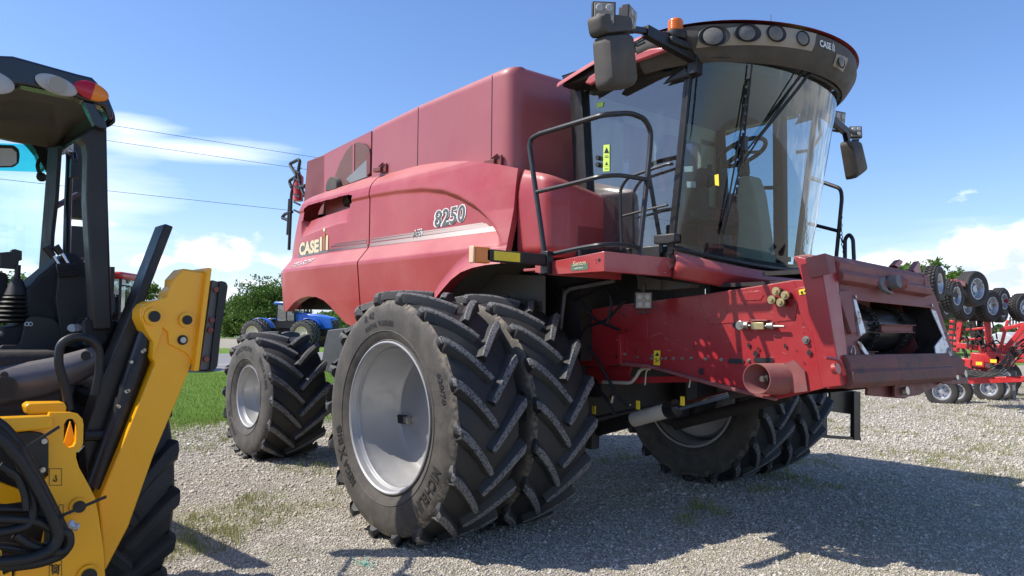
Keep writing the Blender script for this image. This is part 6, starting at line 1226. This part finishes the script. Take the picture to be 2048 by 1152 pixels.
# ------------------------------------------------------------------ machinery in the background
pm('tyre_plain', (.022, .021, .021), .7, dust=((.12, .10, .08), .35, 5, .1), bump=(25, .6))
ag = to_mesh('field_tyre', tyre_mb(.98, .26, .50, 20, .05, (), (.05, .08), .33, 7, nseg=40), RUB)
ag_rim = to_mesh('field_rim', rim_mb(.51, .24, .10), ['cream_rim']); ag_rim2 = to_mesh('field_rim', rim_mb(.51, .24, .10), ['rim_silver'])
def tractor(name, label, paint, loc, rotz, art, group):
    t = thing(name, label, 'tractor', loc, group, rotz); b = MB(); rm = ag_rim if paint == 'blue_paint' else ag_rim2
    fx = 4.1 if art else 3.1
    b.poly([(fx-1.4, -.52, 1.3), (fx-1.4, -.52, 2.55), (fx+.6, -.52, 2.4), (fx+1.6, -.50, 2.15), (fx+1.75, -.48, 1.3)], (0, 1.04, 0)); h = mk('hood', b, paint, t, bevel=.12)
    b = MB(); b.box2((fx+1.6, -.42, 1.05), (fx+1.82, .42, 2.0)); b.box2((fx+1.7, -.5, .8), (fx+2.1, .5, 1.25)); mk('grille', b, 'dark_machinery', h, bevel=.04)
    b = MB(); [b.ball((fx+1.80, s*.3, 1.85), (.05, .1, .07), 8) for s in (-1, 1)]; mk('headlight', b, 'lamp_glass', h)
    b = MB(); b.box2((-1.0, -.45, .75), (fx+1.3, .45, 1.35)); b.box2((-.3, -1.2, .8), (.3, 1.2, 1.15)); b.box2((fx-.3, -1.0, .75), (fx+.3, 1.0, 1.1)); mk('chassis', b, 'dark_machinery', t, bevel=.05)
    cx = 2.0 if art else .75; b = MB(); b.box2((cx-.8, -.75, 1.35), (cx+.8, .75, 1.95))
    for sx_, sy_ in ((-1, -1), (-1, 1), (1, -1), (1, 1)): b.beam((cx+sx_*.78, sy_*.76, 1.9), (cx+sx_*.72, sy_*.74, 3.15), .09, .09)
    b.beam((cx+.1, -.76, 1.9), (cx+.05, -.76, 3.15), .06, .06); cab_ = mk('cab', b, 'black_paint', t, bevel=.02)
    b = MB(); b.box2((cx-.95, -.88, 3.12), (cx+.95, .88, 3.36)); mk('cab_roof', b, paint, cab_, bevel=.08)
    b = MB(); b.box2((cx-.74, -.74, 1.95), (cx+.74, .74, 3.12)); mk('cab_window', b, 'side_glass', cab_, smooth=0)
    b = MB(); b.box((cx-.2, 0, 2.1), (.5, .5, .5)); b.box((cx-.42, 0, 2.5), (.14, .5, .6)); mk('seat', b, 'interior_dark', cab_, bevel=.05)
    b = MB(); b.cyl((cx+1.1, .62, 1.9), (cx+1.1, .62, 3.5), .08, .08, 12); b.box((cx+1.1, .60, 2.3), (.2, .2, .6)); mk('exhaust_stack', b, 'dark_machinery', t)
    for s in (-1, 1):
        b = MB(); b.grid(lambda u, v: (1.12*math.cos(.35+u*2.3), s*(.55+.55*v), .98+1.12*math.sin(.35+u*2.3)), 14, 2); mk('fender', b, paint, t, solid=.05)
        if art: b = MB(); b.grid(lambda u, v: (fx+1.12*math.cos(.6+u*1.9), s*(.55+.5*v), .98+1.12*math.sin(.6+u*1.9)), 14, 2); mk('fender', b, paint, t, solid=.05)
        b = MB(); b.tube([(cx+.8, s*.8, 2.9), (cx+.95, s*1.25, 2.85)], .025); b.box((cx+.96, s*1.3, 2.65), (.06, .22, .36)); mk('side_mirror', b, 'black_plastic', t)
    sc_f = 1.0 if art else .72
    for ax_, sc in ((0, 1.0), (fx, sc_f)):
        for y_ in (-1.78, -1.12, 1.12, 1.78):
            if sc < 1 and abs(y_) > 1.5: continue
            w = mk('wheel', rm, None, t, org=(0, 0, 0)); w.location = (ax_, y_, .98*sc); w.scale = (sc, sc*(1 if y_ < 0 else -1), sc); mk('tyre', ag, None, w, org=(0, 0, 0))
    return t
l_ = at(474, 692, 2, 0)
tractor('farm_tractor', 'blue articulated tractor on cream dual wheels seen past and under the rear of the combine', 'blue_paint', (l_[0]-.2, l_[1]+2.4, 0), R(34), True, None)
l_ = gp(236, 31); tractor('farm_tractor', 'red tractor half hidden behind the black cab post of the yellow loader', 'implement_red', (l_[0], l_[1], 0), R(-38), False, None)
# folded field cultivator behind the header mount
cu = thing('field_cultivator', 'folded red field cultivator with small tyres raised in the air at the right edge', 'cultivator', (0, 12.5, 0))
def plain_tyre(Rt, hw, rr, rib=False):
    b = MB(); H = Rt-rr; pr = [(rr-.01, hw*.75), (rr+.02, hw*.9), (rr+H*.5, hw), (Rt-H*.15, hw*.92), (Rt-.005, hw*.72)]
    tread = []
    n = 5 if rib else 9
    for i in range(n+1):
        l = hw*.72*(1-2*i/n); tread += [(Rt-.012, l+.006), (Rt, l-.004)] if i else []
        if i < n: tread += [(Rt, l-hw*1.44/n+.012), (Rt-.012, l-hw*1.44/n+.006)]
    b.lathe(pr, 36, mi=0); b.lathe([(Rt-.005, hw*.72)]+tread[:-1]+[(Rt-.005, -hw*.72)], 36, mi=0); b.lathe([(r, -l) for r, l in reversed(pr)], 36, mi=0)
    if not rib:
        for i in range(30):
            for s in (-1, 0, 1):
                a = 2*math.pi*(i+.33*s)/30; b.box((Rt*math.cos(a), s*hw*.5, Rt*math.sin(a)), (.02, hw*.36, .035), (0, -a, s*.5))
    return b
def small_rim(rr, hw, m='galvanised'):
    b = MB(); b.lathe([(rr+.008, hw*.82), (rr-.01, hw*.84), (rr-.03, hw*.5), (rr-.04, hw*.1), (rr*.62, -.01*hw), (rr*.5, hw*.15), (rr*.34, hw*.2), (rr*.30, hw*.45), (.001, hw*.5)], 28); b.lathe([(rr-.04, hw*.1), (rr+.005, -hw*.9)], 28)
    for i in range(5): a = i*2*math.pi/5; b.cyl((rr*.48*math.cos(a), -hw*.15, rr*.48*math.sin(a)), (rr*.48*math.cos(a), -hw*.3, rr*.48*math.sin(a)), .012, n=6, mi=1)
    return b
tyA = to_mesh('gauge_tyre', plain_tyre(.30, .12, .17, False), ['tyre_plain']); tyB = to_mesh('ribbed_tyre', plain_tyre(.33, .13, .19, True), ['tyre_plain']); rmA = to_mesh('gauge_rim', small_rim(.17, .12), ['galvanised', 'black_letter']); rmB = to_mesh('ribbed_rim', small_rim(.19, .13), ['galvanised', 'black_letter'])
def cw(x, y, Y, kind=0, rz=0, sc=1):
    p = at(x, y, 1, Y); w = mk('wheel', rmB if kind else rmA, None, cu, org=(0, 0, 0)); w.location = (p[0], p[1]-12.5, p[2]); w.rotation_euler = (0, 0, rz+(.32 if y < 700 else 0)); w.scale = (sc,)*3; mk('tyre', tyB if kind else tyA, None, w, org=(0, 0, 0)); return p
W1 = [(1868, 567, 9.0, 0, 1.35, 1.05), (1903, 592, 10.6, 0, 1.2, 1.05), (1944, 578, 11.5, 1, 1.0, 1.1), (1884, 613, 11, 0, 1.2, .9), (1926, 612, 12.3, 0, 1.1, 1.0), (1948, 617, 13.2, 0, 1.1, .9), (1976, 612, 13, 0, 1.0, 1.12), (2000, 603, 14, 0, 1.15, 1.0), (1998, 620, 14.6, 0, 1.2, .95), (2043, 615, 13.6, 0, .9, 1.0)]
for a in W1: cw(*a)
pl = [cw(*a) for a in [(1884, 783, 13.3, 0, .3, 1.1), (1912, 783, 13.9, 0, .3, 1.1), (1979, 776, 15.2, 0, .2, 1.08), (2003, 776, 15.8, 0, .2, 1.08), (1946, 768, 17, 0, .2, 1.0)]]
C = lambda x, y, Y=13: at(x, y, 1, Y)
b = MB()
for p, q, w in [((1930, 762), (2100, 756), .13), ((1960, 706), (2090, 700), .10), ((1915, 690), (2000, 702), .12), ((1905, 735), (1990, 742), .1)]: b.beam(C(*p), C(*q), w, w)
for p, q, w in [((1923, 632), (1912, 704), .11), ((1971, 625), (1978, 700), .09), ((1978, 640), (1982, 700), .06), ((1905, 640), (1900, 705), .09), ((1930, 660), (1980, 655), .05), ((1912, 680), (1985, 676), .05), ((2016, 640), (2000, 700), .06), ((2000, 660), (2048, 648), .08), ((2010, 700), (2060, 640), .10)]: b.beam(C(*p), C(*q), w, w)
mk('main_frame', b, 'implement_red', cu, bevel=.01)
b = MB()
for x, y, w_, h_ in [(1935, 728, 70, 22), (1960, 720, 40, 26), (1990, 715, 30, 22), (2010, 722, 26, 18), (1950, 742, 40, 10)]: p = C(x, y, 12.9); b.box(p, (.3, .3, h_/F_PX*18), (0, .1, 0))
b.beam(C(1905, 565, 10.5), C(1925, 568, 11), .12, .12); b.beam(C(2010, 600, 14), C(2025, 606, 14), .1, .08); mk('wheel_bracket', b, 'implement_red', cu, bevel=.02)
b = MB(); b.beam(C(1925, 568, 11), C(1935, 575, 11.4), .06, .09); b.beam(C(2024, 604, 14), C(2036, 612, 13.8), .05, .05); b.beam(C(1880, 580, 9.5), C(1960, 610, 13), .08, .08); b.beam(C(1940, 600, 12), C(1990, 612, 14), .08, .08)
rn = random.Random(11)
for i in range(34):                                           # rows of sprung tines
    x = 1905+rn.uniform(0, 75); y = rn.uniform(625, 700); p = Vector(C(x, y, rn.uniform(12.6, 14.2))); L_ = rn.uniform(.12, .3); b.tube([p, p+Vector((L_*.5, .05, .05)), p+Vector((L_, 0, -.06)), p+Vector((L_*1.1, 0, -.2))], .018, 5)
for i in range(7): b.beam(C(1897+2*i*0, 636+i*11, 12.6), C(1912, 638+i*11, 12.6), .03, .05)
b.beam(C(1945, 640, 13.4), C(1950, 700, 13.4), .1, .1); b.beam(C(1960, 640, 13.4), C(1962, 700, 13.4), .1, .1)
mk('tine_row', b, 'dark_machinery', cu)
b = MB()
for i in range(16):
    pts = [(1925+rn.uniform(0, 20), 730+rn.uniform(0, 18)), (1960+rn.uniform(-10, 20), 742+rn.uniform(0, 14)), (2000+rn.uniform(-10, 20), 735+rn.uniform(-10, 14)), (2030+rn.uniform(-10, 10), 705+rn.uniform(-20, 20)), (2060, 680+rn.uniform(-10, 40))]
    b.tube(round_path([C(x, y, 12.6) for x, y in pts], .3, 6), .013, 5)
mk('hydraulic_hose', b, 'hose_black', cu)
b = MB(); b.beam(C(2028, 745, 13), C(2029, 800, 13), .05, .05); b.box(C(2029, 801, 13), (.16, .16, .02)); b.box(C(2028, 748, 13), (.08, .08, .12)); mk('parking_jack', b, 'grey_cast', cu)
b = MB()
for x, y in [(1987, 722), (1892, 632), (1958, 727)]: p = C(x, y, 12.5); b.box(p, (.12, .01, .07))
mk('warning_sticker', b, 'sticker_yellow', cu)
# seed cart behind the cultivator
sc_ = thing('seed_cart', 'red seed cart with a pale grey hopper lid behind the cultivator at the right edge', 'seed cart', (0, 17, 0))
Q = lambda x, y, Y=17: at(x, y, 1, Y)
b = MB(); b.poly([Q(1978, 688), Q(2032, 688), Q(2026, 715), Q(1990, 716)], (0, 1.6, 0)); b.beam(Q(1975, 722), Q(2080, 720), .12, .12); b.poly([Q(2030, 660), Q(2080, 650), Q(2080, 720), Q(2036, 715)], (0, 1.4, 0)); hop = mk('hopper', b, 'implement_red', sc_, bevel=.03)
b = MB(); b.poly([Q(1975, 672), Q(1995, 664), Q(2012, 666), Q(2030, 674), Q(2032, 690), Q(1977, 688)], (0, 1.7, 0)); mk('hopper_lid', b, 'tank_grey', hop, bevel=.04)
b = MB()
for x in (2020, 2026, 2032, 2038): b.tube([Q(x, 660), Q(x, 634)], .02, 5)
b.tube([Q(2020, 640), Q(2038, 640)], .015); b.tube([Q(2020, 650), Q(2038, 650)], .015); b.tube([Q(1985, 664), Q(1990, 655), Q(2000, 656), Q(2004, 664)], .02); mk('guard_rail', b, 'dark_machinery', sc_)
b = MB(); b.poly([Q(2038, 640, 19), Q(2052, 630, 19), Q(2090, 640, 19), Q(2090, 670, 19), Q(2036, 660, 19)], (0, 1.2, 0)); mk('seed_tank', b, 'white_plastic', sc_, bevel=.1)
w = mk('wheel', rmB, None, sc_, org=(0, 0, 0)); w.location = (Q(1960, 776)[0]+.4, 0.3, .45); w.scale = (1.4,)*3; mk('tyre', tyB, None, w, org=(0, 0, 0))

# ------------------------------------------------------------------ repeated small pieces become parts of their own
def split_pieces(o, gap=.004):
    me = o.data; n = len(me.vertices); par = list(range(n))
    def fd(a):
        while par[a] != a: par[a] = par[par[a]]; a = par[a]
        return a
    for p in me.polygons:
        v = p.vertices; a = fd(v[0])
        for w in v[1:]: par[fd(w)] = a
    co = np.array([v.co for v in me.vertices]); root = np.array([fd(i) for i in range(n)]); ids = np.unique(root)
    if len(ids) < 2 or len(ids) > 1200: return
    bx = [(co[root == i].min(0)-gap, co[root == i].max(0)+gap) for i in ids]; g = list(range(len(ids)))
    def fg(a):
        while g[a] != a: a = g[a]
        return a
    for i in range(len(ids)):
        for j in range(i):
            if np.all(bx[i][0] < bx[j][1]) and np.all(bx[j][0] < bx[i][1]): g[fg(i)] = fg(j)
    gid = {ids[i]: fg(i) for i in range(len(ids))}; groups = sorted(set(gid.values()))
    if len(groups) < 2 or len(groups) > 60: return
    vg = np.array([gid[r] for r in root]); polys = [(tuple(p.vertices), p.material_index, p.use_smooth) for p in me.polygons]
    for k, gr in enumerate(groups):
        sel = np.where(vg == gr)[0]; mp = {int(v): i for i, v in enumerate(sel)}; m2 = bpy.data.meshes.new(o.name); ps = [p for p in polys if vg[p[0][0]] == gr]
        m2.from_pydata([tuple(co[v]) for v in sel], [], [tuple(mp[v] for v in p[0]) for p in ps])
        for m in me.materials: m2.materials.append(m)
        m2.polygons.foreach_set('material_index', [p[1] for p in ps]); m2.polygons.foreach_set('use_smooth', [p[2] for p in ps]); m2.update(); m2.set_sharp_from_angle(angle=R(35))
        if k == 0: o.data = m2
        else: c = o.copy(); c.data = m2; COL.objects.link(c)
SPLIT = ('cab_post windscreen_seal cylinder_clevis conveyor_chain conveyor_slat opening_edge_plate side_bolt platform_bolt mount_bolt hydraulic_coupler plate_slot pivot_pin bracket_bolt guard_bolt cover_bolt '
         'shield_latch warning_sticker hydraulic_hose bolt_hole inner_sticker control_lever pedal hydraulic_fitting window_bolt door_hinge lower_skirt window_border air_scoop beam_end_bracket switch rear_wall '
         'wheel_bracket underbody_machinery screen_rib driver_seat steel_pipe windscreen_wiper access_ladder far_handrail safety_chain cable_tie hose_fitting speaker_grille loader_arm chain_tensioner headlight doubler_plate wiper_arm_bracket rear_duct').split()
for o in [o for o in list(bpy.data.objects) if o.type == 'MESH' and o.name.split('.')[0] in SPLIT and not o.children]: split_pieces(o)
